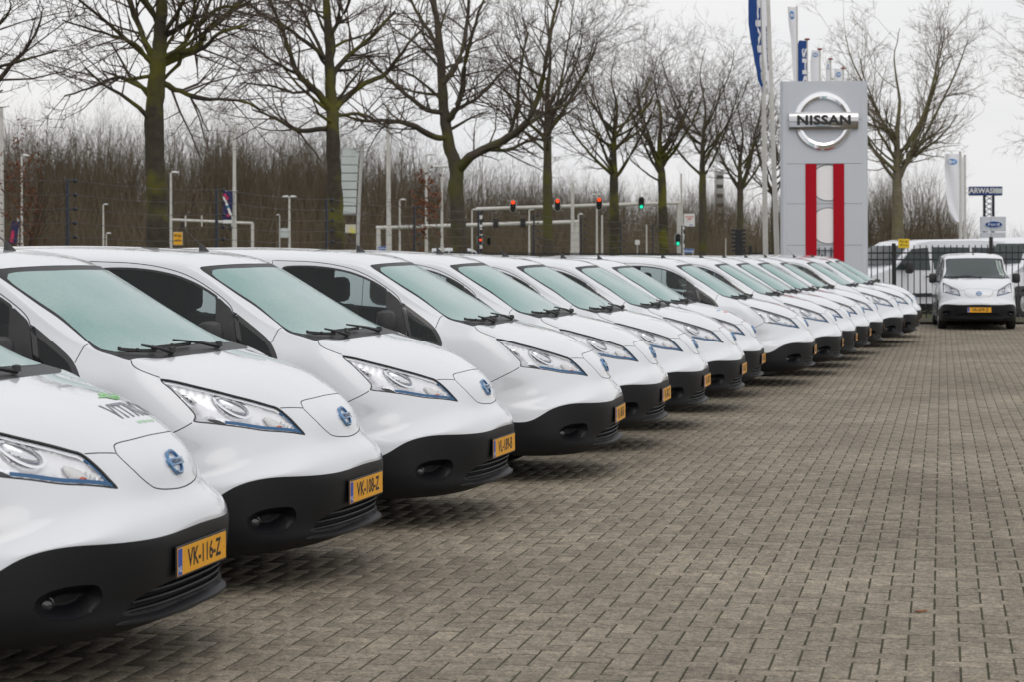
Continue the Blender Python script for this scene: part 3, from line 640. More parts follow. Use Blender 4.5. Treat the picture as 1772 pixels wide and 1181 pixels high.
# ------------------------------------------------------------------ ground
def stone_material(name, per_object):
    m = principled(name, (.2, .18, .155), .82); t = m.node_tree; b = t.nodes['Principled BSDF']
    g = N(t, 'ShaderNodeNewGeometry')
    if per_object: rn = N(t, 'ShaderNodeObjectInfo').outputs['Random']
    else: a = N(t, 'ShaderNodeAttribute'); a.attribute_name = 'tone'; rn = a.outputs['Fac']
    n1 = N(t, 'ShaderNodeTexNoise'); n1.inputs['Scale'].default_value = 75; n1.inputs['Detail'].default_value = 6; n1.inputs['Roughness'].default_value = .85
    n2 = N(t, 'ShaderNodeTexNoise'); n2.inputs['Scale'].default_value = .55; n2.inputs['Detail'].default_value = 5
    n3 = N(t, 'ShaderNodeTexNoise'); n3.inputs['Scale'].default_value = 9; n3.inputs['Detail'].default_value = 4
    n4 = N(t, 'ShaderNodeTexNoise'); n4.inputs['Scale'].default_value = 32; n4.inputs['Detail'].default_value = 5; n4.inputs['Roughness'].default_value = .8
    for n in (n1, n2, n3, n4): t.links.new(g.outputs['Position'], n.inputs['Vector'])
    r = N(t, 'ShaderNodeValToRGB'); r.color_ramp.elements[0].color = (.18, .153, .114, 1); r.color_ramp.elements[1].color = (.245, .211, .158, 1)
    e = r.color_ramp.elements.new(.5); e.color = (.212, .182, .136, 1)
    t.links.new(rn, r.inputs['Fac'])
    def mul(cin, fac, lo, hi, p0=.3, p1=.7):
        q = N(t, 'ShaderNodeMapRange'); q.inputs[1].default_value = p0; q.inputs[2].default_value = p1; q.inputs[3].default_value = lo; q.inputs[4].default_value = hi; t.links.new(fac, q.inputs[0])
        v = N(t, 'ShaderNodeMix', data_type='RGBA', blend_type='MULTIPLY'); v.inputs[0].default_value = 1; t.links.new(cin, v.inputs[6]); t.links.new(q.outputs[0], v.inputs[7]); return v.outputs[2]
    c = mul(r.outputs[0], n1.outputs['Fac'], .1, 1.95); c = mul(c, n2.outputs['Fac'], .74, 1.2); c = mul(c, n3.outputs['Fac'], .84, 1.14); c = mul(c, n4.outputs['Fac'], .66, 1.34, .36, .64)
    t.links.new(c, b.inputs['Base Color'])
    bp = N(t, 'ShaderNodeBump'); bp.inputs['Strength'].default_value = .5; bp.inputs['Distance'].default_value = .003; t.links.new(n1.outputs['Fac'], bp.inputs['Height']); t.links.new(bp.outputs[0], b.inputs['Normal'])
stone_material('stone', False); stone_material('stone_single', True)
principled('moss_joint', (.022, .019, .012), .95, noise=(.055, .056, .016), nscale=2, coords='Object', bump=.4, bscale=150)
principled('yard_far', (.14, .125, .11), .9, noise=(.2, .18, .155), nscale=4)
principled('grass', (.03, .05, .012), .9, noise=(.09, .085, .03), nscale=1.5, bump=.5, bscale=40)
G = mesh('ground', [(-600, -200, -.14), (600, -200, -.14), (600, 1200, -.14), (-600, 1200, -.14)], [(0, 1, 2, 3)], 'grass'); tag(G, kind='structure')
def strip(name, x0, x1, ys, dz, mat):
    v = []; f = []
    for i, y in enumerate(ys):
        v += [(x0(y), y, gz(y) + dz), (x1(y), y, gz(y) + dz)]
        if i: f.append((2 * i - 2, 2 * i - 1, 2 * i + 1, 2 * i))
    return mesh(name, v, f, mat)
YS = list(np.arange(-30, 56.1, 1.0))
yard = strip('yard', lambda y: -45, lambda y: 45, YS, -.05, 'yard_far'); tag(yard, kind='structure')
rowx = lambda y: -3.65 + .2935 * y
pav = strip('paving', lambda y: rowx(y) - 3.4, lambda y: .31 * y + 2.4, list(np.arange(5.5, 50.6, .5)), -.0022, 'moss_joint'); tag(pav, kind='structure')
PA = math.atan(.2173); ax_d = np.array([math.sin(PA), math.cos(PA)]); ax_r = np.array([math.cos(PA), -math.sin(PA)]); O0 = np.array([1.696, 7.985]); PW = .1073
rg = np.random.default_rng(4)
cand = []
I, J = np.meshgrid(np.arange(-190, 190), np.arange(-40, 420), indexing='ij'); I = I.ravel(); J = J.ravel(); K = (I - J) % 4
for kk, hor in ((0, True), (3, False)):
    m = K == kk; i = I[m]; j = J[m]
    ci = i + (1.0 if hor else .5); cj = j + (.5 if hor else 1.0)
    c = O0 + (ci[:, None] * ax_r + cj[:, None] * ax_d) * PW
    ok = (c[:, 1] > 6.4) & (c[:, 1] < 50.0) & (c[:, 0] > rowx(c[:, 1]) - 3.2) & (c[:, 0] < .31 * c[:, 1] + 2.2)
    cand.append(np.concatenate([c[ok], np.full((ok.sum(), 1), 1.0 if hor else 0.0)], 1))
cand = np.concatenate(cand)
px = 886 + FOC * cand[:, 0] / cand[:, 1]; py = HOR + FOC * CAM_H / cand[:, 1]
vis = (px > 20) & (px < 1752) & (py < 1172) & (cand[:, 0] > rowx(cand[:, 1]) - .1 + .55 * (cand[:, 1] < 12))
order = np.argsort(np.where(vis, cand[:, 1], 1e9)); near = set(order[:300].tolist())
def brick_verts(hor, wj):
    L = PW * 2 - .0095; Wd = PW - .0095; b = .0016
    ring = lambda a, c, z: [(-a, -c, z), (a, -c, z), (a, c, z), (-a, c, z)]
    v = ring(L / 2, Wd / 2, -.05) + ring(L / 2, Wd / 2, -b) + ring(L / 2 - b, Wd / 2 - b, 0)
    f = [(4 * q + k, 4 * q + (k + 1) % 4, 4 * q + 4 + (k + 1) % 4, 4 * q + 4 + k) for q in (0, 1) for k in range(4)] + [(8, 9, 10, 11)]
    return np.array(v), f
BV, BF = brick_verts(True, 0)
b0 = None
for n_, q in enumerate(sorted(near)):
    cx, cy, hr = cand[q]
    if b0 is None: b0 = mesh('brick', BV, BF, 'stone_single', pav); o = b0
    else: o = b0.copy(); col.objects.link(o)
    o.location = (cx, cy, gz(cy) + abs(rg.normal(0, .0005))); o.rotation_euler = (rg.normal(0, .003), rg.normal(0, .003), -PA + (0 if hr else R(90)) + rg.normal(0, .008))
rest = np.array([q for q in range(len(cand)) if q not in near]); n_ = len(rest)
ang = -PA + np.where(cand[rest, 2] > .5, 0, R(90)) + rg.normal(0, .008, n_)
ca, sa = np.cos(ang), np.sin(ang); tl = rg.normal(0, .003, (n_, 2))
vx = BV[None, :, 0] * ca[:, None] - BV[None, :, 1] * sa[:, None] + cand[rest, 0][:, None]
vy = BV[None, :, 0] * sa[:, None] + BV[None, :, 1] * ca[:, None] + cand[rest, 1][:, None]
vz = BV[None, :, 2] + np.array([gz(y) for y in cand[rest, 1]])[:, None] + np.abs(rg.normal(0, .0005, n_))[:, None] + BV[None, :, 0] * tl[:, :1] + BV[None, :, 1] * tl[:, 1:]
VV = np.stack([vx, vy, vz], 2).reshape(-1, 3); FF = (np.array(BF)[None] + (np.arange(n_) * 12)[:, None, None]).reshape(-1, 4)
me = bpy.data.meshes.new('brick_field'); me.vertices.add(len(VV)); me.vertices.foreach_set('co', VV.ravel()); me.loops.add(FF.size); me.loops.foreach_set('vertex_index', FF.ravel().astype(np.int32))
me.polygons.add(len(FF)); me.polygons.foreach_set('loop_start', np.arange(0, FF.size, 4, dtype=np.int32)); me.update(calc_edges=True)
at_ = me.attributes.new('tone', 'FLOAT', 'POINT'); at_.data.foreach_set('value', np.repeat(rg.random(n_), 12).astype(np.float32)); me.materials.append(M['stone'])
bf = bpy.data.objects.new('brick_field', me); col.objects.link(bf); bf.parent = pav; tag(bf, kind='stuff')
# moss tufts and fallen leaves in the yard
principled('leaf_litter', (.16, .045, .015), .8, noise=(.25, .1, .03), nscale=30)
for k_, (lx, ly) in enumerate([(1.893, 9.19)]):
    v = []
    for a in np.linspace(0, 2 * math.pi, 11)[:-1]: v.append((.034 * math.cos(a) * (1 + .25 * math.cos(3 * a)), .02 * math.sin(a), .005 + .0025 * math.cos(2 * a)))
    o = mesh('fallen_leaf', v + [(p[0], p[1], p[2] - .001) for p in v], [tuple(range(10)), tuple(range(19, 9, -1))] + [(i, i + 10, (i + 1) % 10 + 10, (i + 1) % 10) for i in range(10)], 'leaf_litter'); o.location = (lx, ly, gz(ly) + .002); o.rotation_euler = (0, 0, .3)
    tag(o, 'small reddish brown leaf lying on the paving at the lower right', 'leaf')

# ------------------------------------------------------------------ placing by sight lines
def at(px, py, Y): return Vector(((px - 886) * Y / FOC, Y, CAM_H + (HOR - .00247 * (px - 886) - py) * Y / FOC))
def zat(px, py, Y): return at(px, py, Y).z
mpx = lambda p, Y: p * Y / FOC
principled('galv', (.42, .42, .42), .5, metal=.3, noise=(.5, .5, .49), nscale=6)
principled('pole_white', (.62, .61, .58), .5, noise=(.5, .49, .46), nscale=3)
principled('fence_black', (.012, .013, .014), .45, noise=(.02, .02, .021), nscale=8)
principled('post_navy', (.012, .018, .03), .45)
principled('wire', (.09, .09, .09), .5, metal=.7)
# ---- black railings across the end of the yard
FA, FB = Vector((5.75, 51.0, 0)), Vector((16.2, 50.0, 0))
fl = (FB - FA).length; fd = (FB - FA) / fl; frz = math.atan2(fd.y, fd.x)
fence = empty('railing', FA, frz); tag(fence, 'black steel railings with pointed bars standing behind the lone van', 'fence')
bar = None; npal = int(fl / .154)
for i in range(npal):
    if bar is None:
        mb = MB().box(-.0125, .0125, -.0125, .0125, .08, 1.93); mb.add([(-.0125, -.0125, 1.93), (.0125, -.0125, 1.93), (.0125, .0125, 1.93), (-.0125, .0125, 1.93), (0, 0, 1.965)], [(0, 1, 4), (1, 2, 4), (2, 3, 4), (3, 0, 4)])
        bar = mb.build('bar', 'fence_black', fence); o = bar
    else: o = bar.copy(); col.objects.link(o)
    o.location = (.08 + i * .154, 0, 0)
for z in (.22, 1.58, 1.75): MB().box(0, fl, -.019, .019, z - .02, z + .02).build('rail', 'fence_black', fence)
for pxx, top in ((1548, 2.0), (1713, 2.15), (1302, 1.95)):
    d = ((pxx - 886) * 50.5 / FOC - FA.x) / fd.x
    MB().box(d - .045, d + .045, -.045, .045, -.05, top, bev=.006).build('post', 'fence_black', fence)
o = MB().box(-.003, .003, -.003, .003, 2.1, 2.95).build('post_rod', 'fence_black', fence); o.location = (((1713 - 886) * 50.5 / FOC - FA.x) / fd.x, 0, 0)
principled('sign_yellow', (.8, .55, .01), .4); principled('sign_black', (.02, .02, .02), .5)
ws_ = empty('warning_sign', at(1548, 420, 50.3) + Vector((.2, -.12, 0)), frz); tag(ws_, 'small yellow warning sign fixed on top of the black railings', 'sign')
MB().box(-.13, .15, -.006, .006, -.13, .10, bev=.003).build('board', 'sign_yellow', ws_)
MB().prism([(-.09, -.09), (.0, -.02), (-.06, -.03)], -.010, -.0065).build('pictogram', 'sign_black', ws_)
t = text_mesh('lettering', 'Pas op', .075, 'sign_black', ws_, bold=.001); t.rotation_euler = (R(90), 0, 0); t.location = (.01, -.0075, .04)
t = text_mesh('lettering', 'stroom', .05, 'sign_black', ws_, bold=.001); t.rotation_euler = (R(90), 0, 0); t.location = (.06, -.0075, -.06)
# ---- electric security fence behind the row
KF = .8; ZT = CAM_H + 1.52 * KF
posts = [(117, 310), (375, 326), (565, 343), (717, 356), (828, 363.5), (924, 371), (1006, 376.5), (1074, 382), (1130, 386.5), (1180, 390)]
PP = []
for (pxx, pyy) in [(-250, 291)] + posts:
    hh = HOR - .00247 * (pxx - 886) - pyy; Y = FOC * (ZT - CAM_H) / hh; PP.append(Vector(((pxx - 886) * Y / FOC, Y, 0)))
d0 = (PP[-1] - PP[1]).normalized()
sf = empty('electric_fence', (PP[1].x, PP[1].y, 0)); tag(sf, 'electric security fence with dark posts and five thin wires behind the vans', 'fence')
rel = [p - PP[1] for p in PP]
frz2 = math.atan2(d0.y, d0.x); levels = [2.0 + .2175 * q for q in range(5)]
first = None
for p in rel:
    if first is None:
        mb = MB().box(-.022, .022, -.022, .022, -.15, ZT, bev=.004); po = mb.build('post', 'post_navy', sf); first = po; ins = []
        for z in levels:
            mb = MB().tube([(.0, -.03, z), (.0, -.11, z)], .014, 6); mb.lathe([(.018, -.02), (.034, -.012), (.034, .012), (.018, .02)], 10, 0, Matrix.Translation((0, -.13, z)) @ Matrix.Rotation(R(90), 4, 'Y')); ins.append(mb.build('insulator', 'post_navy', po))
    else:
        po = first.copy(); col.objects.link(po)
        for q in ins: c = q.copy(); col.objects.link(c); c.parent = po
    po.location = p; po.rotation_euler = (0, 0, frz2)
for z in levels:
    off = Vector((d0.y, -d0.x, 0)) * .13; pts = []
    for a, b in zip(rel[:-1], rel[1:]):
        for f_ in (0, .25, .5, .75): pts.append(a.lerp(b, f_) + off + Vector((0, 0, z - .05 * math.sin(math.pi * f_))))
    pts.append(rel[-1] + off + Vector((0, 0, z))); MB().tube(pts, .0042, 4).build('wire', 'wire', sf)
pm = MB(); tot = (rel[-1] - rel[0]).length
for i in range(int(tot / .13)):
    p = rel[0] + (rel[-1] - rel[0]) * (i * .13 / tot); pm.box(p.x - .012, p.x + .012, p.y - .012, p.y + .012, -.1, 1.80)
o = pm.build('pale', 'fence_black', sf); tag(o, kind='stuff')
for z in (.2, 1.62): MB().tube([rel[0] + Vector((0, 0, z)), rel[-1] + Vector((0, 0, z))], .025, 4).build('rail', 'fence_black', sf)
# thick gate post with insulators near the flag poles
gp = empty('gate_post', Vector((at(1278, 440, 51.5).x, 51.5, 0))); tag(gp, 'thick black gate post with rows of insulators left of the flagpoles', 'post')
MB().box(-.09, .09, -.09, .09, -.1, zat(1278, 396, 51.5), bev=.01).build('post', 'fence_black', gp)
for q in range(6):
    z = zat(1278, 398 + 7 * q, 51.5); MB().box(-.19, .19, -.03, .03, z - .025, z + .025, bev=.01).build('insulator_bracket', 'post_navy', gp)

# ---- pylon sign
principled('panel_grey', (.53, .56, .61), .4, metal=.1, noise=(.56, .59, .635), nscale=.8)
principled('panel_red', (.40, .001, .012), .6, spec=.2); principled('disc_white', (.85, .85, .86), .35); principled('letter_black', (.012, .012, .012), .35)
YP = 46.0; pyl = empty('pylon_sign', Vector((at(1426, 440, YP).x, YP, 0)), R(-4)); tag(pyl, 'tall grey pylon sign with chrome ring emblem and two red stripes', 'sign')
Wp = mpx(150, YP); ztop = zat(1425, 141, YP); zs = [zat(1425, y, YP) for y in (566, 424, 352.5, 283.5, 208, 141)]
x_r = [mpx(1393 - 1426, YP), mpx(1412 - 1426, YP), mpx(1441 - 1426, YP), mpx(1459.5 - 1426, YP)]
hw = Wp / 2
for i in range(5):
    z0, z1 = zs[i] + .004, zs[i + 1] - .004
    if i < 3:
        MB().box(-hw + .14, x_r[0], -.20, .20, z0, z1).build('panel', 'panel_grey', pyl); MB().box(x_r[3], hw - .14, -.20, .20, z0, z1).build('panel', 'panel_grey', pyl)
        MB().box(x_r[1], x_r[2], -.15, .10, z0, z1).build('recess_panel', 'panel_grey', pyl)
    else: MB().box(-hw + .14, hw - .14, -.20, .20, z0, z1).build('panel', 'panel_grey', pyl)
core = MB().box(-hw + .15, x_r[0] + .02, -.17, .17, zs[0], zs[5] - .01).box(x_r[3] - .02, hw - .15, -.17, .17, zs[0], zs[5] - .01).box(x_r[0] + .021, x_r[3] - .021, .105, .17, zs[0], zs[5] - .01)
core.build('core', 'groove', pyl)
for sx in (-1, 1):   # rounded end columns
    mb = MB(); mb.prism([(sx * (hw - .139), -.20), (sx * (hw - .06), -.185), (sx * (hw - .012), -.12), (sx * hw, 0), (sx * (hw - .012), .12), (sx * (hw - .06), .185), (sx * (hw - .139), .20)], zs[0], zs[5], 'z'); mb.build('end_column', 'panel_grey', pyl, True)
for a, b in ((0, 1), (2, 3)): MB().box(x_r[a], x_r[b], -.215, .05, zs[0], zs[3] - .006, bev=.008).build('red_stripe', 'panel_red', pyl)
for zc in ((zs[2] + zs[3]) / 2 + .02, (zs[1] + zs[2]) / 2 - .03):
    rr_ = (zs[3] - zs[2]) * .44; xc = (x_r[1] + x_r[2]) / 2 + .08; poly = []
    for a in np.linspace(0, 2 * math.pi, 65)[:-1]:
        poly.append((min(max(xc + rr_ * math.cos(a), x_r[1] + .004), x_r[2] - .004), zc + rr_ * math.sin(a)))
    MB().prism(poly, -.164, -.151).build('white_disc', 'disc_white', pyl)
    MB().prism([(min(max(xc + (x - xc) * 1.035, x_r[1] + .003), x_r[2] - .003), zc + (z - zc) * 1.035) for x, z in poly], -.156, -.1505).build('disc_rim', 'groove', pyl)
for q in range(3): MB().box(x_r[1] + .06 + q * .137 - .012, x_r[1] + .06 + q * .137 + .012, -.20, -.176, zs[0], zat(1425, 428, YP)).build('inner_bar', 'fence_black', pyl)
MB().box(x_r[1] + .001, x_r[2] - .001, -.196, -.18, zat(1425, 434, YP), zat(1425, 432.5, YP)).build('inner_rail', 'fence_black', pyl)
emb = empty('ring_emblem', (mpx(1424 - 1426, YP), -.201, zat(1424, 210, YP))); emb.parent = pyl
mt = Matrix.Rotation(R(90), 4, 'X'); rE = mpx(50.5, YP)
MB().lathe([(rE, 0), (rE, .04), (rE * .96, .07), (rE * .84, .085), (rE * .76, .06), (rE * .755, 0)], 64, 0, mt).build('ring', 'chrome', emb, True)
bw = mpx(59, YP); bh = mpx(14.6, YP); n_ = 24; v = []; f = []
for i in range(n_ + 1):
    x = -bw + 2 * bw * i / n_; d = .20 - .06 * (x / bw) ** 2
    v += [(x, 0, -bh)] + [(x, -d + .11 * (1 - math.cos(q)), bh * math.sin(q) / math.sin(1.25)) for q in np.linspace(-1.25, 1.25, 11)] + [(x, 0, bh)]
    if i: f += [(13 * i - 13 + k, 13 * i - 13 + (k + 1) % 13, 13 * i + (k + 1) % 13, 13 * i + k) for k in range(13)]
f += [tuple(range(13)), tuple(range(13 * n_, 13 * n_ + 13))]
MB().add(v, f).build('bar', 'chrome_dark', emb, True)
t = text_mesh('lettering', 'NISSAN', bh * 1.5, 'letter_black', emb, xscale=1.2, bold=.013, spacing=1.06); t.rotation_euler = (R(90), 0, 0); t.location = (0, -.206, .0)
# sheet curves with the bar
for p in t.data.vertices: p.co.z = -.06 * (p.co.x / bw) ** 2

# ---- flags
principled('flag_blue', (.008, .06, .25), .75); principled('flag_white', (.8, .81, .85), .8); principled('cap_red', (.3, .04, .02), .4); principled('flag_print', (.1, .28, .6), .7); principled('flag_letter', (.75, .76, .8), .8); principled('flag_grey_print', (.08, .08, .1), .8)
def flag(name, label, group, pbase, ptop, r, edges, matn, cap, ovals=(), text=None, twist=.1, cat='flag', ph=0):
    """edges: rows from top to bottom of (distance left of the pole at the hoist, at the fly, z)"""
    fl_ = empty(name, (pbase.x, pbase.y, 0)); tag(fl_, label, cat, group)
    top = ptop - Vector((pbase.x, pbase.y, 0))
    MB().tube([(0, 0, -.1), (top.x, top.y, top.z)], [r, r * .7], 10).build('pole', 'pole_white', fl_, True)
    if cap: MB().lathe([(.001, .04), (.06, .035), (.09, .015), (.07, -.015), (.001, -.02)], 14, 0, Matrix.Translation(top)).build('cap', 'cap_red', fl_, True)
    rows = dens_rows(edges); nx = 9; v = []; f = []
    for i, (a, b, z) in enumerate(rows):
        pz = top * ((z) / top.z)
        for k in range(nx):
            q = k / (nx - 1); x = a + (b - a) * q
            v.append((pz.x - x, pz.y - .02 + twist * math.sin(3.1 * q * 2 + i * .23 + ph) * q - .06 * q, z + .01 * math.sin(i * .9) * q))
    for i in range(len(rows) - 1):
        for k in range(nx - 1): f.append((i * nx + k, i * nx + k + 1, (i + 1) * nx + k + 1, (i + 1) * nx + k))
    n1 = len(v); back = [(p[0], p[1] + .004, p[2]) for p in v]
    fc_ = mesh('cloth', v + back, f + [tuple(q + n1 for q in p[::-1]) for p in f], matn, fl_, smooth=True)
    def surf_at(q, h):
        i = min(int(h * (len(rows) - 1)), len(rows) - 2); fi = h * (len(rows) - 1) - i; k = min(int(q * (nx - 1)), nx - 2); fk = q * (nx - 1) - k
        P_ = lambda a, b: Vector(v[a * nx + b]); return P_(i, k).lerp(P_(i, k + 1), fk).lerp(P_(i + 1, k).lerp(P_(i + 1, k + 1), fk), fi) + Vector((0, -.008, 0))
    for (q0, h0, rq, rh) in ovals:
        pts = [surf_at(q0, h0)] + [surf_at(q0 + rq * math.cos(a), h0 + rh * math.sin(a)) for a in np.linspace(0, 2 * math.pi, 25)[:-1]]
        mesh('print_oval', pts, [(0, i, i % 24 + 1) for i in range(1, 25)], 'flag_print', fl_)
        p2 = [surf_at(q0 + rq * .55 * math.cos(a), h0 + rh * .3 * math.sin(2 * a) + rh * .1) + Vector((0, -.004, 0)) for a in np.linspace(0, 2 * math.pi, 25)[:-1]]
        MB().tube([p for p in p2], .014, 4).build('print_script', 'flag_letter', fl_)
    if text:
        s_, q0, h0, h1, wq, mt_ = text
        o = text_mesh('print_text', s_, 1, mt_, fl_, align='LEFT', bold=.035); xs = [p.co.x for p in o.data.vertices]; x0_, x1_ = min(xs), max(xs)
        for p in o.data.vertices:
            h_ = h0 + (h1 - h0) * (p.co.x - x0_) / (x1_ - x0_); q_ = min(max(q0 + wq * p.co.y, .0), .99); p.co = surf_at(q_, min(h_, .99))
    return fl_
def dens_rows(e):
    e = np.array(e, float); o = []
    for i in range(len(e) - 1):
        for q in range(6): o.append(tuple(e[i] + (e[i + 1] - e[i]) * q / 6))
    return o + [tuple(e[-1])]
Y1 = 47.5
def edg(Y, px0, rows_): return [(mpx(px0(y) - a, Y), mpx(px0(y) - b, Y), zat(px0(y), y, Y)) for y, a, b in rows_]
# the two close flags at the left of the pylon
flag('flag', 'blue flag with white lettering hanging at the left of the grey pylon', 'flags on white poles', at(1326, 440, 49.0), at(1320, -60, 49.0), mpx(5, 49), edg(49, lambda y: 1321, [(-55, 1318, 1290), (0, 1317, 1296), (40, 1317, 1295.5), (65, 1317.5, 1298), (100, 1318, 1304), (125, 1319, 1309), (140, 1319.5, 1311), (150, 1324, 1316), (160, 1320.5, 1319)]), 'flag_blue', False, text=('rivier', .15, .12, .74, .75, 'flag_letter'), twist=.03)
flag('flag', 'plain white flag with faint lettering drooping along the second pole', 'flags on white poles', at(1349, 440, 48.2), at(1328, -60, 48.2), mpx(5, 48), [(mpx(1.5, 48), mpx(12, 48), zat(1330, y, 48.2)) for y in (-55, 0, 60, 100)] + [(mpx(1.5, 48), mpx(8, 48), zat(1330, 130, 48.2)), (mpx(1.5, 48), mpx(5, 48), zat(1330, 160, 48.2))], 'flag_white', False, text=('autobedrijf', .35, .35, .75, .3, 'flag_grey_print'), twist=.03)
# the row behind the pylon
FL = [(1380, 12, 52, 'flag_white', [(.55, .12, .3, .06)], None, 'tall white flag with blue oval at the left behind the pylon', [(0, 0, 14), (30, 0, 12), (60, 0, 9), (130, 0, 6), (200, 0, 5)], False),
      (1397.5, 70, 58, 'flag_blue', [], ('IOHS', .12, .98, .30, .8, 'flag_letter'), 'blue flag with white letters above the pylon', [(0, 0, 12), (15, 0, 16), (60, 0, 15), (110, 0, 14)], True),
      (1419.5, 87, 61, 'flag_white', [(.5, .2, .36, .09)], None, 'white flag with blue oval, third above the pylon', [(0, 0, 12), (20, 0, 14), (90, 0, 13)], True),
      (1438, 104, 64, 'flag_white', [(.5, .3, .3, .1)], None, 'narrow white flag, fourth above the pylon', [(0, 0, 6), (20, 0, 7), (80, 0, 6)], True),
      (1460, 120, 67, 'flag_white', [(.5, .22, .3, .11)], None, 'white flag with blue oval, rightmost above the pylon', [(0, 0, 13), (20, 0, 14), (70, 0, 12)], True)]
for (pxx, pyy, Y, mt_, ov, tx, lb, rows_, cap) in FL:
    flag('flag', lb, 'flags on white poles', at(pxx, 440, Y), at(pxx, pyy - 2, Y), mpx(2.2, Y), [(mpx(a + 1, Y), mpx(b * 1.2, Y), zat(pxx, pyy + y, Y)) for y, a, b in rows_], mt_, cap, ov, tx, twist=.04)
flag('flag', 'long white flag with blue oval left of the car wash sign', 'flags on white poles', at(1662.5, 440, 70), at(1662, 262, 70), mpx(3.2, 70), [(mpx(1, 70), mpx(a, 70), zat(1662, y, 70)) for y, a in ((266, 26), (285, 27), (310, 26.5), (345, 25), (365, 21), (378, 17), (384, 13))], 'flag_white', False, [(.52, .12, .34, .045)], None, .1)
flag('flag', 'narrow white flag on the pole nearest the car wash sign', 'flags on white poles', at(1669.5, 440, 72), at(1670, 268, 72), mpx(3, 72), [(mpx(1, 72), mpx(a, 72), zat(1670, y, 72)) for y, a in ((272, 8), (300, 9), (340, 8), (382, 6))], 'flag_white', False, [], None, .04)
# ------------------------------------------------------------------ bare trees
def bark(name, c1, c2, moss, mossz=5):
    m = principled(name, c1, .9, noise=c2, nscale=7, bump=.6, bscale=35); t = m.node_tree; b = t.nodes['Principled BSDF']
    src = b.inputs['Base Color'].links[0].from_socket
    g = N(t, 'ShaderNodeNewGeometry'); n = N(t, 'ShaderNodeTexNoise'); n.inputs['Scale'].default_value = 1.1; n.inputs['Detail'].default_value = 6
    t.links.new(g.outputs['Position'], n.inputs['Vector'])
    r = N(t, 'ShaderNodeMapRange'); r.inputs[1].default_value = .48; r.inputs[2].default_value = .62; t.links.new(n.outputs['Fac'], r.inputs[0])
    mm = N(t, 'ShaderNodeMix', data_type='RGBA'); t.links.new(r.outputs[0], mm.inputs[0]); t.links.new(src, mm.inputs[6]); mm.inputs[7].default_value = (*moss, 1); t.links.new(mm.outputs[2], b.inputs['Base Color'])
bark('bark_moss', (.03, .025, .016), (.06, .05, .033), (.10, .098, .01)); bark('bark_grey', (.045, .037, .027), (.085, .07, .05), (.08, .077, .02))
principled('twig', (.07, .05, .037), .9, noise=(.115, .083, .062), nscale=2); principled('twig_pale', (.24, .20, .14), .9, noise=(.15, .12, .085), nscale=2)
principled('wood_a', (.078, .062, .038), .95, noise=(.135, .106, .068), nscale=.2); bark('bark_pale', (.12, .105, .07), (.19, .165, .115), (.16, .15, .06)); principled('beech_leaf', (.13, .045, .02), .85, noise=(.2, .075, .035), nscale=6)
class Tree:
    """polyline tubes gathered into numpy arrays"""
    def __init__(s, seed): s.r = np.random.default_rng(seed); s.parts = {'w': [], 't': []}
    def tube(s, pts, rad, n, key):
        s.parts[key].append((np.asarray(pts, float), np.asarray(rad, float), n))
    def branch(s, p, d, L, r0, lvl, maxl, up=.25, spread=.75, key=None, kink=.16, nch=(9, 7, 6, 5), flat=1.0):
        rg_ = s.r; n = max(3, int(5 - lvl)) if lvl < 3 else 3
        pts = [np.array(p)]; dd = np.array(d, float); dd /= np.linalg.norm(dd); ds = [dd]
        for i in range(n):
            dd = dd + rg_.normal(0, kink, 3) * [1, flat, 1] + np.array([0, 0, up * .35]); dd /= np.linalg.norm(dd)
            pts.append(pts[-1] + dd * L / n); ds.append(dd)
        rad = r0 * (1 - .72 * np.linspace(0, 1, n + 1))
        s.tube(pts, rad, 5 if lvl < 2 else 3, 'w' if lvl < 2 else 't')
        if lvl >= maxl: return
        for _ in range(nch[min(lvl, len(nch) - 1)]):
            f = rg_.uniform(.22, 1) ** .8 * n; i = min(int(f), n - 1); q = pts[i] + (pts[i + 1] - pts[i]) * (f - i)
            a = ds[i]; o = rg_.normal(0, 1, 3) * [1, flat, 1]; o -= a * (o @ a); o /= np.linalg.norm(o) + 1e-9
            nd = a * rg_.uniform(.55, 1.0) + o * spread * rg_.uniform(.7, 1.25)
            s.branch(q, nd, L * rg_.uniform(.42, .66) * (1 - .3 * f / n), max(np.interp(f, np.arange(n + 1), rad) * .55, .006), lvl + 1, maxl, up, spread, key, kink, nch, flat)
    def arrays(s, key):
        VV, FF = [], []; o = 0
        for n in (3, 4, 5, 6, 8, 10):
            L = [(p, r) for p, r, m in s.parts[key] if m == n]
            for ln in sorted(set(len(p) for p, _ in L)):
                P_ = np.array([p for p, _ in L if len(p) == ln]); Rr = np.array([r for p, r in L if len(p) == ln]); B = len(P_)
                T = np.gradient(P_, axis=1); T /= np.linalg.norm(T, axis=2)[..., None] + 1e-9
                ref = np.where(np.abs(T[..., 2:3]) > .85, [1., 0, 0], [0, 0, 1.]); a = np.cross(T, ref); a /= np.linalg.norm(a, axis=2)[..., None] + 1e-9; b = np.cross(T, a)
                th = np.arange(n) * 2 * np.pi / n
                V_ = P_[:, :, None] + (a[:, :, None] * np.cos(th)[None, None, :, None] + b[:, :, None] * np.sin(th)[None, None, :, None]) * Rr[:, :, None, None]
                i = np.arange(ln - 1)[:, None]; k = np.arange(n)[None]
                q = np.stack([i * n + k, i * n + (k + 1) % n, (i + 1) * n + (k + 1) % n, (i + 1) * n + k], -1).reshape(-1, 4)
                FF.append((q[None] + (np.arange(B) * ln * n)[:, None, None]).reshape(-1, 4) + o); VV.append(V_.reshape(-1, 3)); o += B * ln * n
        return (np.concatenate(VV), np.concatenate(FF)) if VV else (np.zeros((0, 3)), np.zeros((0, 4), int))
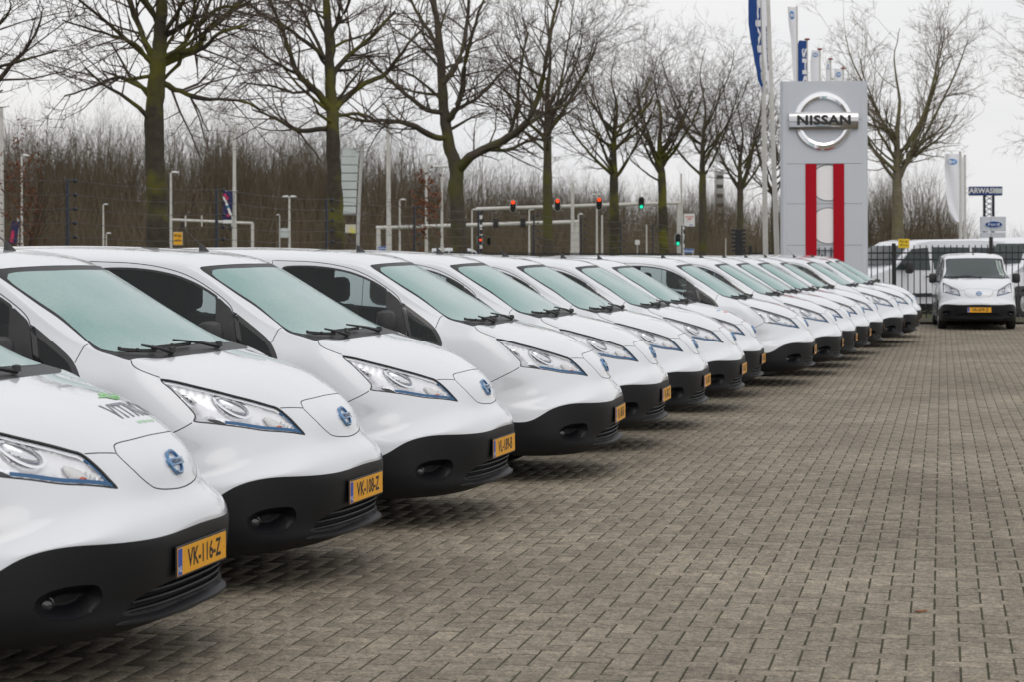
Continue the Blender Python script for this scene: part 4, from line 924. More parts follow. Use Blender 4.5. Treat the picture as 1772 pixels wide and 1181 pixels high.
def raw_mesh(name, V_, F_, mat, parent=None, smooth=True):
    me = bpy.data.meshes.new(name); me.vertices.add(len(V_)); me.vertices.foreach_set('co', np.ascontiguousarray(V_, dtype=np.float32).ravel()); w_ = F_.shape[1]
    me.loops.add(F_.size); me.loops.foreach_set('vertex_index', np.ascontiguousarray(F_, dtype=np.int32).ravel()); me.polygons.add(len(F_)); me.polygons.foreach_set('loop_start', np.arange(0, F_.size, w_, dtype=np.int32))
    if smooth: me.polygons.foreach_set('use_smooth', np.ones(len(F_), bool))
    me.update(calc_edges=True); me.materials.append(M[mat]); o = bpy.data.objects.new(name, me); col.objects.link(o); o.parent = parent; return o
def plant_tree(T, name, base, label, group, wood, twig, cat='tree'):
    e = empty(name, base); tag(e, label, cat, group)
    V_, F_ = T.arrays('w'); raw_mesh('trunk', V_ - np.array(base), F_, wood, e); V_, F_ = T.arrays('t')
    if len(V_): raw_mesh('crown', V_ - np.array(base), F_, twig, e)
    return e
def limb_tree(seed, Y, trunk, limbs, name, label, group, wood, twig, maxl=3, subL=1.0, thin=1.0):
    """main stem and limbs set out along given lines, twigs grown on them"""
    T = Tree(seed); rg_ = T.r
    def line(l, jit):
        pts = [np.array(at(a, b, Y)) for a, b, _ in l]; sgn = rg_.choice([-1, 1]); 
        for i, p in enumerate(pts): p[1] += jit * sgn * i * rg_.uniform(.5, 1.2)
        rad = [mpx(r, Y) for _, _, r in l]; o = []; ro = []
        for i in range(len(pts) - 1):
            p0, p1, p2, p3 = pts[max(i - 1, 0)], pts[i], pts[i + 1], pts[min(i + 2, len(pts) - 1)]
            for q in range(4):
                f = q / 4; o.append(.5 * (2 * p1 + (p2 - p0) * f + (2 * p0 - 5 * p1 + 4 * p2 - p3) * f * f + (3 * p1 - p0 - 3 * p2 + p3) * f ** 3) + rg_.normal(0, .012, 3)); ro.append(rad[i] + (rad[i + 1] - rad[i]) * f)
        o.append(pts[-1]); ro.append(rad[-1]); return np.array(o), np.array(ro)
    tp, tr = line(trunk, .02); base = (tp[0][0], Y, 0); tp[0][2] = -.1
    tr = tr * (1 + .05 * np.sin(np.arange(len(tr)) * 1.7)); tr[0] *= 1.25
    T.tube(tp, tr, 10, 'w')
    for l in limbs:
        lp, lr = line(l, .35); T.tube(lp, lr, 6, 'w')
        n = len(lp); Lm = np.linalg.norm(lp[-1] - lp[0])
        for _ in range(int((8 + Lm * 2.6) * thin)):
            f = rg_.uniform(.15, 1) * (n - 1); i = min(int(f), n - 2); q = lp[i] + (lp[i + 1] - lp[i]) * (f - i); a = lp[i + 1] - lp[i]; a /= np.linalg.norm(a)
            o = rg_.normal(0, 1, 3); o -= a * (o @ a); o /= np.linalg.norm(o)
            T.branch(q, a * rg_.uniform(.5, .9) + o * .8, subL * rg_.uniform(.9, 2.1), max(min(lr[i] * .5, .035), .012), 2, 2 + maxl - 1, .18, .8, nch=(6, 6, 5, 4))
    top = [i for i in range(len(tp)) if tp[i][2] > tp[-1][2] * .45]
    for _ in range(int(16 * thin)):
        i = rg_.choice(top[:-1]); a = rg_.uniform(0, 2 * math.pi)
        T.branch(tp[i], (math.cos(a), math.sin(a), rg_.uniform(.3, 1)), subL * rg_.uniform(1.5, 3), min(tr[i] * .4, .06), 1, 1 + maxl - 1, .2, .75, nch=(7, 6, 5, 4))
    return plant_tree(T, name, base, label, group, wood, twig)
TG = 'bare trees in a row beyond the fence'
limb_tree(1, 42, [(276, 470, 23), (273, 400, 20), (272, 330, 18), (268, 215, 16.5), (272, 150, 15), (278, 105, 13.5), (280, 50, 11), (284, 0, 9.5), (287, -70, 8), (292, -170, 5)],
    [[(279, 110, 9), (305, 92, 9), (335, 75, 8), (350, 45, 6.5), (385, 10, 5), (430, -40, 3)], [(270, 108, 7), (250, 72, 6), (232, 38, 5), (215, 0, 4.5), (195, -50, 3)],
     [(266, 130, 4), (235, 138, 3.5), (205, 138, 3), (170, 160, 2), (130, 172, 1.2)], [(283, 143, 6), (302, 152, 5), (345, 168, 3.5), (400, 168, 2.5), (450, 186, 1.2)],
     [(310, 92, 5), (350, 88, 4), (390, 65, 3), (440, 50, 1.6)], [(284, 62, 5), (318, 48, 4.5), (345, 30, 3.5), (348, -20, 3)], [(276, 45, 5), (262, 10, 4.5), (235, -30, 3)], [(268, 118, 3.5), (240, 80, 3), (190, 62, 2.4), (120, 40, 1.4)], [(283, 90, 3), (300, 50, 2.8), (306, 0, 2.2)], [(345, 45, 4), (380, 20, 3), (430, 15, 2), (480, -10, 1)]],
    'bare_tree', 'large bare tree with mossy trunk at the left, nearest of its row', TG, 'bark_moss', 'twig')
limb_tree(2, 55, [(584, 470, 15), (583, 400, 14), (580, 340, 13.5), (576, 250, 12), (574, 180, 11), (571, 120, 9), (569, 50, 7.5), (565, 0, 6.5), (560, -80, 5), (556, -150, 3)],
    [[(571, 185, 7), (545, 155, 6), (520, 130, 5), (505, 85, 4), (488, 30, 3), (470, -20, 2)], [(578, 188, 6.5), (600, 165, 6), (630, 140, 5), (665, 118, 4), (705, 70, 2.6), (740, 20, 1.4)], [(566, 223, 5), (525, 225, 4.5), (505, 220, 4), (470, 200, 2.6), (430, 185, 1.4)],
     [(573, 132, 5), (600, 95, 4.4), (640, 60, 3.5), (680, 10, 2.4)], [(569, 105, 4), (540, 80, 3.6), (505, 55, 3), (460, 30, 2), (420, 0, 1.2)], [(560, 95, 3.5), (530, 30, 3), (500, -30, 2)], [(576, 200, 4), (620, 195, 3), (660, 210, 2), (700, 205, 1.2)], [(570, 65, 4), (600, 20, 3), (625, -40, 2)], [(545, 155, 3), (510, 160, 2.6), (470, 150, 2), (425, 150, 1.2)], [(520, 130, 3), (480, 110, 2.4), (440, 80, 1.4)]],
    'bare_tree', 'bare tree in front of the tall white slatted sign', TG, 'bark_moss', 'twig')
limb_tree(3, 64, [(797, 470, 14), (794, 400, 13.5), (790, 330, 13.5), (790, 290, 13), (778, 250, 10.5), (770, 200, 9.5), (766, 150, 8.5), (763, 90, 7), (757, 40, 5.5), (748, -20, 4.5), (735, -100, 3)],
    [[(795, 292, 9), (815, 272, 8.5), (842, 258, 8), (880, 240, 7), (912, 215, 6), (932, 170, 5), (945, 110, 4), (958, 40, 3), (975, -20, 2)], [(776, 240, 6), (745, 235, 5.5), (715, 218, 4.8), (670, 210, 3.8), (630, 212, 2.6), (590, 200, 1.4)], [(768, 195, 5), (740, 190, 4.5), (705, 165, 3.6), (675, 140, 2.6), (640, 105, 1.4)],
     [(776, 208, 6), (790, 190, 5.6), (800, 160, 5), (808, 110, 4), (825, 50, 3), (850, -20, 2)], [(766, 145, 6), (785, 120, 5.4), (800, 85, 4.6), (808, 30, 3.6), (812, -40, 2.4)], [(764, 100, 4.5), (748, 60, 4), (725, 25, 3), (700, -30, 2)], [(842, 258, 4), (880, 258, 3.2), (920, 240, 2.4), (960, 235, 1.4)], [(912, 215, 4), (950, 190, 3.2), (985, 175, 2.2), (1020, 140, 1.2)], [(790, 190, 3.5), (830, 165, 3), (860, 130, 2.2), (900, 90, 1.2)], [(880, 240, 4), (895, 190, 3.4), (900, 130, 2.6), (915, 60, 1.8)]],
    'bare_tree', 'bare tree forking low with one big limb reaching to the right', TG, 'bark_grey', 'twig')
def vase(seed, Y, px, bpy_, fork, top, wpx, label, group, wood='bark_grey', twig='twig', rpx=9, nl=9, maxl=3, lean=0, mult=1.0, name='bare_tree', thin=.65):
    rg_ = np.random.default_rng(seed + 50); limbs = []; H_ = fork - top
    trunk = [(px, 470, rpx * 1.2), (px + lean * .3, bpy_, rpx), (px + lean * .5, fork, rpx * .85), (px + lean, fork - H_ * .3, rpx * .5), (px + lean * 1.3 + 5, fork - H_ * .55, rpx * .26), (px + lean * 1.5 - 4, fork - H_ * .8, rpx * .12), (px + lean * 1.5 + 6, top, .5)]
    for k in range(nl):
        s_ = -1 if k % 2 else 1; q = rg_.uniform(0, .55) ; y0 = fork - H_ * q * .8 + rg_.uniform(0, 8); ww = wpx * rg_.uniform(.45, 1) * (1 - .3 * q); yt = top + H_ * rg_.uniform(.0, .55) + .2 * ww
        x0 = px + lean * (.5 + .8 * q); r0 = rpx * (.40 - .22 * q)
        limbs.append([(x0, y0, r0), (x0 + s_ * ww * .3, y0 - (y0 - yt) * .22, r0 * .8), (x0 + s_ * ww * .65, y0 - (y0 - yt) * .55, r0 * .55), (x0 + s_ * ww * .9, yt + (y0 - yt) * .15, r0 * .35), (x0 + s_ * ww, yt - 10, .8)])
    return limb_tree(seed, Y, trunk, limbs, name, label, group, wood, twig, maxl, subL=mult, thin=thin)
vase(11, 78, 948, 330, 245, -40, 110, 'dark bare tree just left of the second hanging traffic light', TG, rpx=8.5, nl=12, mult=1.25)
vase(12, 90, 1063, 380, 318, 85, 100, 'bare tree with wide spreading twigs just right of the third hanging light', TG, rpx=9, nl=12, mult=1.3, wood='bark_moss')
vase(13, 101, 1150, 390, 315, 100, 75, 'bare tree just right of the green hanging light', TG, rpx=8.5, nl=11, mult=1.3, lean=-8, wood='bark_moss')
vase(14, 112, 1216, 400, 325, 82, 85, 'bare tree just right of the white parking sign', TG, rpx=7.5, nl=11, mult=1.4)
vase(15, 124, 1281, 410, 340, 140, 65, 'slender bare tree just left of the flagpoles', TG, rpx=6.5, nl=10, mult=1.4)
vase(16, 132, 1340, 410, 350, 190, 60, 'bare tree half hidden behind the grey pylon', TG, rpx=6, nl=9, mult=1.4)
vase(17, 84, 1553, 345, 322, 48, 125, 'pale bare tree with a rounded crown right of the grey pylon', 'bare trees right of the pylon', wood='bark_pale', twig='twig_pale', rpx=9.5, nl=15, mult=1.25)
vase(18, 90, 1865, 345, 330, 20, 125, 'bare twigs of a tree at the right edge of the picture', 'bare trees right of the pylon', wood='bark_grey', twig='twig_pale', rpx=9, nl=10, mult=1.2)
vase(19, 40, -130, 345, 250, -200, 210, 'bare twigs of a tree reaching in at the top left corner', TG, wood='bark_moss', twig='twig', rpx=20, nl=10, mult=1.0)

# ---- the wood behind the road: one mass of bare young trees
def brush(seed, H_):
    T = Tree(seed); rg_ = T.r
    for k in range(4):
        a = rg_.uniform(0, 2 * math.pi); T.branch((rg_.normal(0, .35), rg_.normal(0, .35), 0), (math.cos(a) * .22, math.sin(a) * .22, 1), H_ * rg_.uniform(.75, 1.05), .085, 1, 3, .3, .72, nch=(9, 8, 5), kink=.17)
    V1, F1 = T.arrays('w'); V2, F2 = T.arrays('t'); return np.concatenate([V1, V2]), np.concatenate([F1, F2 + len(V1)])
prot = [brush(200 + i, 10) for i in range(5)]
rw = np.random.default_rng(77); WV, WF = [], []; o_ = 0
prof = ([-150, 0, 60, 150, 300, 420, 560, 640, 740, 850, 950, 1050, 1150, 1250, 1345, 1400], [205, 205, 200, 215, 208, 212, 228, 240, 248, 285, 298, 305, 315, 320, 318, 320])
def add_wood(p0, p1, Y0, Y1_, n, pf):
    global o_
    for i in range(n):
        Y = rw.uniform(Y0, Y1_); pxx = rw.uniform(p0, p1); top = np.interp(pxx, *pf) + rw.normal(6, 9); H_ = zat(pxx, top, Y)
        V_, F_ = prot[rw.integers(5)]; a = rw.uniform(0, 6.28); s_ = H_ / 10.8; sw = s_ * rw.uniform(.55, .8)
        x = V_[:, 0] * math.cos(a) - V_[:, 1] * math.sin(a); y = V_[:, 0] * math.sin(a) + V_[:, 1] * math.cos(a)
        WV.append(np.stack([x * sw + (pxx - 886) * Y / FOC, y * sw + Y, V_[:, 2] * s_], 1)); WF.append(F_ + o_); o_ += len(V_)
add_wood(-60, 1400, 205, 262, 330, prof)
raw_mesh('bare_wood', np.concatenate(WV), np.concatenate(WF), 'wood_a'); w1 = col.objects['bare_wood']; tag(w1, 'brown bare wood standing as one mass behind the road', 'wood', kind='stuff')
WV, WF = [], []; o_ = 0
add_wood(1480, 1650, 190, 230, 34, ([1480, 1520, 1560, 1600, 1640, 1660], [318, 300, 290, 285, 320, 350])); add_wood(1650, 1900, 300, 340, 16, ([1640, 1700, 1900], [372, 385, 380]))
raw_mesh('bare_wood', np.concatenate(WV), np.concatenate(WF), 'wood_a'); tag([o for o in col.objects if o.name.startswith('bare_wood') and 'kind' not in o][0], 'brown bare wood seen to the right of the grey pylon', 'wood', kind='stuff')
# undergrowth: low brush closing the foot of the wood
UV, UF = [], []; o_ = 0
for i in range(44000):
    Y = rw.uniform(196, 250); pxx = rw.uniform(-80, 1660)
    if 1400 < pxx < 1470: continue
    tp_ = np.interp(pxx, *prof) if pxx < 1450 else 330
    H_ = zat(pxx, tp_, Y) * (rw.uniform(.2, .85) if i % 3 else rw.uniform(.1, .4)); wd = rw.uniform(.02, .055)
    d = np.array([rw.normal(0, .33), rw.normal(0, .2), 1]); p0 = np.array([(pxx - 886) * Y / FOC, Y, -.1]); p1 = p0 + d * H_
    UV.append(np.array([p0 + [-wd, 0, 0], p0 + [wd, 0, 0], p0 + [0, wd, 0], p1])); UF.append(np.array([(0, 1, 3), (1, 2, 3), (2, 0, 3)]) + o_); o_ += 4
raw_mesh('undergrowth', np.concatenate(UV), np.concatenate(UF), 'wood_a', smooth=False); tag(col.objects['undergrowth'], 'low brown undergrowth along the foot of the wood', 'undergrowth', kind='stuff')
mesh('earth_bank', [(-80, 262, -.1), (70, 262, -.1), (70, 275, 3.2), (-80, 275, 4.0), (70, 300, 3.2), (-80, 300, 4.0)], [(0, 1, 2, 3), (3, 2, 4, 5)], 'wood_a'); tag(col.objects['earth_bank'], kind='structure')
# ---- saplings that kept their brown leaves
def leafy(seed, Y, px, top, wpx, label):
    T = Tree(seed); rg_ = T.r; b = at(px, 440, Y); H_ = zat(px, top, Y)
    for k in range(4): T.branch((b.x + rg_.normal(0, .15), Y + rg_.normal(0, .15), 0), (rg_.normal(0, .12), rg_.normal(0, .12), 1), H_ * rg_.uniform(.75, 1), .03, 1, 3, .25, .7, nch=(8, 6, 5))
    e = plant_tree(T, 'leafy_sapling', (b.x, Y, 0), label, 'saplings with brown leaves', 'bark_grey', 'twig')
    lv, lf = [], []; o = 0; tips = [p[-1] for p, r, n in T.parts['t']]; tips += [p[1] for p, r, n in T.parts['t']]
    for q in range(1500):
        p = tips[rg_.integers(len(tips))] + rg_.normal(0, .05, 3)
        if abs(p[0] - b.x) > mpx(wpx, Y): continue
        u_ = rg_.normal(0, 1, 3); u_ /= np.linalg.norm(u_); v_ = np.cross(u_, rg_.normal(0, 1, 3)); v_ /= np.linalg.norm(v_); s_ = rg_.uniform(.025, .045) * Y / 40
        lv.append(np.array([p - u_ * s_, p + v_ * s_ * .5, p + u_ * s_, p - v_ * s_ * .5])); lf.append(np.array([(0, 1, 2, 3)]) + o); o += 4
    lo = raw_mesh('leaves', np.concatenate(lv) - np.array([b.x, Y, 0]), np.concatenate(lf), 'beech_leaf', e, False); tag(lo, kind='stuff')
leafy(31, 44, 28, 300, 48, 'young tree with dry brown leaves at the left edge'); leafy(32, 78, 738, 320, 26, 'young tree with dry brown leaves left of the mossy forked trunk')
# ------------------------------------------------------------------ street lamps, gantries, signs beyond the fence
principled('lamp_white', (.6, .6, .6), .4); principled('sign_orange', (.8, .4, .01), .5); principled('sign_blue', (.01, .12, .42), .4); principled('sign_white', (.75, .75, .75), .45); principled('sign_red', (.6, .04, .05), .5)
principled('slat_white', (.55, .6, .6), .4, noise=(.48, .53, .53), nscale=1.5); principled('signal_black', (.012, .013, .013), .5); principled('stripe_black', (.02, .02, .02), .6); principled('banner_navy', (.02, .02, .09), .7); principled('banner_pink', (.5, .03, .1), .7); principled('banner_teal', (.02, .22, .35), .7)
emit('signal_red', (1, .05, .008), 1.7); emit('signal_green', (.01, .8, .45), .9); principled('lens_off', (.02, .02, .02), .2, coat=.6)
def pole(e, px0, y0, Y, r0, r1, mat='pole_white', base=None, name='pole'):
    t = at(px0, y0, Y); b = e.location
    MB().tube([(0, 0, -.1), (0, 0, t.z * .35), (0, 0, t.z * .351), (t.x - b.x, 0, t.z)], [r0, r0, r0 * .82, r1], 10).build(name, mat, e, True); return Vector((t.x - b.x, 0, t.z))
def lamp_head(e, p, L, sgn):
    mb = MB(); mb.tube([p, p + Vector((sgn * L * .25, 0, L * .06))], [.045, .04], 6); mb.build('arm', 'galv', e, True)
    v = []; f = []; n = 10
    for i in range(7):
        q = i / 6; w_ = L * .26 * math.sin(math.pi * (.12 + .88 * q) ** .8) ** .6 + .01; 
        for k in range(n):
            a = 2 * math.pi * k / n; v.append((sgn * L * (.15 + .85 * q), math.cos(a) * w_, L * .05 + (math.sin(a) * w_ * (.75 if math.sin(a) > 0 else .3))))
    for i in range(6): f += [(i * n + k, i * n + (k + 1) % n, (i + 1) * n + (k + 1) % n, (i + 1) * n + k) for k in range(n)]
    f += [tuple(range(n)), tuple(range(6 * n, 7 * n))]
    o = MB().add([Vector(q) + p for q in v], f).build('lamp_head', 'lamp_white', e, True)
def lamp(px, ytop, Y, headpx, label, wpx=6, two=False, mat='pole_white'):
    e = empty('street_lamp', Vector((at(px, 440, Y).x, Y, 0))); tag(e, label, 'street lamp', 'street lamps beyond the fence')
    p = pole(e, px, ytop, Y, mpx(wpx / 2, Y), mpx(wpx / 2, Y) * .6, mat); L = mpx(abs(headpx), Y); s_ = 1 if headpx > 0 else -1
    lamp_head(e, p, L, s_)
    if two: lamp_head(e, p, L, -s_)
    return e
lamp(38, 270, 105, 15, 'white street lamp beside the brown leafed sapling at the far left', 5)
lamp(179, 354, 150, 9, 'short street lamp right of the first dark fence post', 4); lamp(184, 404, 190, 9, 'very low far street lamp just right of a taller one at left', 3)
lamp(296, 299, 110, 14, 'white street lamp standing right beside the first mossy trunk', 6)
tl_ = lamp(406, 215, 118, 18, 'tallest white street lamp, carrying the dark banner', 8.5)
lamp(484, 372, 165, -6, 'thin grey street lamp left of the double lamp with a blue box', 3, mat='galv')
dl = lamp(501, 341, 120, 13, 'white double street lamp with a pale blue box on its pole', 5.5, True)
MB().lathe([(.001, -.3), (.26, -.28), (.28, 0), (.26, .28), (.001, .3)], 16, 0, Matrix.Translation((-.28, -.05, zat(497, 403, 120)))).build('box', 'slat_white', dl, True)
lamp(692, 346, 125, 11, 'small white street lamp just right of the thick white pole', 4.5)
lamp(738, 268, 122, 16, 'white street lamp rising behind the brown leafed sapling', 6)
lamp(765, 289, 112, 15, 'white double street lamp left of the low forking tree', 6, True)
lamp(817, 363, 130, 9, 'small lamp left of the striped signal pole', 4); lamp(916, 363, 128, 9, 'small white lamp left of the dark trunk between hanging lights', 4.5); lamp(1001, 371, 128, 9, 'small white lamp beside the pair of thick white poles', 4.5)
lamp(1033, 337, 125, 8, 'white double lamp behind the third hanging traffic light', 4.5, True)
def white_pole(px, ytop, Y, w_, label, x2=None):
    e = empty('white_pole', Vector((at(px, 440, Y).x, Y, 0))); tag(e, label, 'pole', 'plain white poles'); pole(e, x2 or px, ytop, Y, mpx(w_ / 2, Y), mpx(w_ / 2, Y) * .6); return e
white_pole(2, 185, 60, 13, 'thick white pole at the left edge of the picture', 0); white_pole(673, 180, 90, 10, 'thick white pole in front of the wood right of the slatted sign', 672)
white_pole(991, 318, 108, 9, 'thick white pole crossing the lower signal beam at its right end'); white_pole(1042, 372, 120, 5, 'thin white pole right of the double lamp behind the third light')
white_pole(1181, 300, 108, 5.5, 'thin tall pole between the green low signal and the parking sign', 1179); white_pole(1119, 388, 140, 3.5, 'short thin white pole beside the small pale sign'); white_pole(1256, 412, 140, 2.5, 'short thin white post left of the black gate post')
# gantries
def gantry(label, Y, A, B, legs, w_=7):
    a, b = at(*A, Y), at(*B, Y); e = empty('signal_gantry', Vector((a.x, Y, 0))); tag(e, label, 'gantry', 'white signal gantries')
    o = e.location; MB().tube([a - o, b - o], [mpx(w_ / 2, Y), mpx(w_ / 2, Y)], 10).build('beam', 'pole_white', e, True)
    for (pxx, pyy) in legs:
        t = at(pxx, pyy, Y); MB().tube([(t.x - o.x, .02, -.1), (t.x - o.x, .02, t.z)], mpx(w_ * .55, Y), 10).build('leg', 'pole_white', e, True)
    return e
g1 = gantry('long white signal gantry carrying four hanging traffic lights', 112, (824, 361.5), (1180, 350.5), [(1175, 352)], 6.5)
g2 = gantry('lower white beam running behind the trees under the hanging lights', 121, (651, 394), (1001, 383.5), [(655, 393), (998, 384)], 7)
g3 = gantry('grey beam beside the tall lamp with the banner at the left', 125, (298, 380), (438, 386), [(437, 386)], 5)
for pxx in (322, 350, 376, 402):
    o = at(pxx, 382, 125) - g3.location; MB().box(o.x - .04, o.x + .04, -.15, -.1, o.z - .35, o.z + .35).build('hanger', 'pole_white', g3)
for (pxx, pyy) in ((320, 388), (402, 391)):
    o = at(pxx, pyy, 125) - g3.location; MB().box(o.x - .22, o.x - .05, -.2, .1, o.z - .22, o.z + .12, bev=.03).build('signal_back', 'signal_black', g3)
for (pxx, pyy) in ((858, 385), (905, 384.5)):
    o = at(pxx, pyy, 121) - g2.location; MB().box(o.x - .16, o.x + .16, -.2, .1, o.z - .3, o.z + .25, bev=.03).build('signal_back', 'signal_black', g2)
def signal(px, py, Y, h, on, label, border=True, two=False):
    c = at(px, py, Y); e = empty('traffic_light', c); tag(e, label, 'traffic light', 'traffic lights')
    H_ = mpx(h, Y) / 2; W_ = H_ * .5
    def stad(w_, h_): return [(w_ * math.cos(a), (h_ - w_) + w_ * math.sin(a)) for a in np.linspace(0, math.pi, 11)] + [(w_ * math.cos(a), -(h_ - w_) + w_ * math.sin(a)) for a in np.linspace(math.pi, 2 * math.pi, 11)]
    if border: MB().prism(stad(W_, H_), -.02, .02).build('backboard_border', 'pole_white', e)
    MB().prism(stad(W_ * .82, H_ - W_ * .18), -.09, -.021).build('housing', 'signal_black', e)
    r_ = W_ * .5
    for k, z in enumerate((H_ * .56, 0, -H_ * .56)):
        lit = {'red': 0, 'green': 2, 'off': 9}[on] == k; mt_ = ('signal_' + on) if lit else 'lens_off'
        if two and k == 0:
            for xx in (-.55, .55): MB().lathe([(r_ * .62, 0), (r_ * .5, .02), (.001, .03)], 14, 0, Matrix.Translation((xx * r_ * 1.1, -.091, 0)) @ Matrix.Rotation(R(90), 4, 'X')).build('lens', 'signal_red', e, True)
            continue
        if two: continue
        MB().lathe([(r_, 0), (r_ * .8, .03), (.001, .045)], 16, 0, Matrix.Translation((0, -.091, z)) @ Matrix.Rotation(R(90), 4, 'X')).build('lens', mt_, e, True)
        MB().lathe([(r_ * 1.08, 0), (r_ * 1.08, .14)], 12, 0, Matrix.Translation((0, -.09, z)) @ Matrix.Rotation(R(90), 4, 'X'), math.pi).build('visor', 'signal_black', e)
    return e
signal(888, 356.5, 111.6, 23, 'red', 'leftmost hanging traffic light showing red'); signal(965, 354, 111.6, 23, 'red', 'second hanging traffic light from the left showing red')
signal(1037, 352, 111.6, 23, 'red', 'hanging traffic light showing red just left of a tree trunk'); signal(1110, 351, 111.6, 23, 'green', 'hanging traffic light showing green')
signal(1173, 414.5, 111.0, 23, 'green', 'low traffic light showing green on the right gantry leg'); signal(830.5, 415, 111.0, 19, 'red', 'low signal with two red lights on the striped pole', True, True)
signal(846, 418, 111.5, 15, 'off', 'dark signal seen from the side beside the striped pole', False, False)
def striped(px, y0, Y, w_, label, ystripe):
    e = empty('striped_pole', Vector((at(px, 440, Y).x, Y, 0))); tag(e, label, 'pole', 'black and white poles'); z1 = zat(px, y0, Y); z0 = zat(px, 446, Y); n = max(4, int((446 - ystripe) / 8)); zs_ = zat(px, ystripe, Y)
    MB().tube([(0, 0, -.1), (0, 0, z0)], mpx(w_ / 2, Y), 8).build('shaft', 'pole_white', e, True)
    for k in range(n):
        MB().tube([(0, 0, z0 + (zs_ - z0) * k / n), (0, 0, z0 + (zs_ - z0) * (k + 1) / n)], mpx(w_ / 2, Y), 8).build('band', 'stripe_black' if k % 2 else 'sign_white', e, True)
    if y0 < ystripe: MB().tube([(0, 0, zs_), (0, 0, z1)], mpx(w_ / 2, Y), 8).build('shaft', 'pole_white', e, True)
striped(832.5, 362, 112, 4.5, 'black and white striped pole under the left end of the gantry', 364); striped(1182.5, 388, 111.5, 4, 'black and white banded pole under the parking sign', 388)
def board(px, py, Y, w_, h_, mat, label, name='sign_board', cat='sign', group=None, rot=0, lines=(), leg=None, edge=None):
    c = at(px, py, Y); e = empty(name, c, 0); tag(e, label, cat, group); W_, H_ = mpx(w_, Y) / 2, mpx(h_, Y) / 2; mtx = Matrix.Rotation(rot, 4, 'Y')
    if edge: MB().box(-W_ * 1.08, W_ * 1.08, -.01, .03, -H_ * 1.08, H_ * 1.08, mat=mtx).build('frame', edge, e)
    MB().box(-W_, W_, -.03, -.011, -H_, H_, mat=mtx).build('board', mat, e)
    for (tx, x, z, s_, m_) in lines:
        t = text_mesh('lettering', tx, mpx(s_, Y), m_, e, bold=.004); t.rotation_euler = (R(90), rot, 0); v = mtx @ Vector((mpx(x, Y), -.034, mpx(z, Y))); t.location = v
    if leg:
        for lx in leg: MB().tube([(mpx(lx, Y), 0, -c.z - .1), (mpx(lx, Y), 0, 0)], .04, 6).build('leg', 'galv', e)
    return e
board(308, 412.5, 109, 15, 21, 'sign_orange', 'orange notice board with two words on the lamp by the mossy trunk', lines=[('Wijk', -.5, 5, 7, 'stripe_black'), ('veilig', -.5, -3, 6, 'stripe_black')], edge='pole_white')
board(1193, 380.5, 110, 18, 21, 'sign_white', 'white parking sign with red lettering on a tall thin pole', lines=[('carpark', 0, 6, 4.6, 'sign_red'), ('sale', 0, 2, 5, 'sign_red'), ('P 1', -2, -3, 5, 'galv'), ('open', 3, -8, 3, 'sign_blue')], edge='galv')
board(1190, 434, 110, 20, 7, 'sign_blue', 'blue street name sign with white letters under the green low signal', lines=[('Rijksweg', 0, 0, 5, 'sign_white')], leg=(-9, 9), edge='sign_white')
board(662, 429.5, 110, 15, 6, 'sign_blue', 'small blue name sign beside the thick white pole', lines=[('Centrum', 0, 0, 3.6, 'sign_white')], leg=(-6, 6), edge='sign_white')
board(1103, 419, 140, 8, 8, 'sign_white', 'tiny pale sign right of the third hanging light near the roofs', leg=(0,))
bn = empty('banner', at(394, 358, 117.5)); tag(bn, 'dark blue banner with red and white diagonal print on the tall lamp', 'banner')
W_, H_ = mpx(8, 117), mpx(28, 117); n_ = 12; v = []; f = []
for i in range(n_ + 1):
    for k in range(5): v.append(((k / 4 * 2 - 1) * W_ + .04 * math.sin(i * .5), .06 * math.sin(k * 1.4 + i * .4), H_ - 2 * H_ * i / n_))
for i in range(n_):
    for k in range(4): f.append((i * 5 + k, i * 5 + k + 1, (i + 1) * 5 + k + 1, (i + 1) * 5 + k))
mesh('cloth', v, f, 'banner_navy', bn, smooth=True)
for (x0, z0, x1, z1, wd, mt_) in ((-.18, .78, .02, .42, .09, 'banner_pink'), (-.22, .62, .0, .1, .07, 'sign_white'), (0, .1, .06, -.06, .07, 'banner_teal'), (.05, -.05, .22, -.5, .07, 'sign_white'), (.0, -.42, .1, -.55, .1, 'banner_pink')):
    a, b = Vector((x0, -.1, z0)), Vector((x1, -.1, z1)); d = (b - a).normalized(); q = Vector((d.z, 0, -d.x)) * wd; mesh('print', [a - q, b - q, b + q, a + q], [(0, 1, 2, 3)], mt_, bn)
mesh('print', [(-W_, -.1, -H_), (W_, -.1, -H_), (W_, -.1, -H_ * .8), (-W_, -.1, -H_ * .8)], [(0, 1, 2, 3)], 'sign_white', bn)
o = at(406, 331, 117.5) - bn.location; MB().tube([(-W_, 0, H_), (o.x + .1, .4, H_)], .025, 6).build('bracket', 'galv', bn)
b2 = empty('banner', at(25, 405, 60)); tag(b2, 'small dark red and blue banner seen through the brown leaves at the left', 'banner')
MB().box(-.12, .1, -.01, .01, -.3, .4, mat=Matrix.Rotation(.15, 4, 'Y')).build('cloth', 'banner_navy', b2); MB().box(-.1, 0, -.016, -.011, -.25, .1, mat=Matrix.Rotation(.15, 4, 'Y')).build('print', 'banner_pink', b2)
MB().tube([(.1, .05, -2.5), (.1, .05, .5)], .03, 6).build('pole', 'galv', b2)
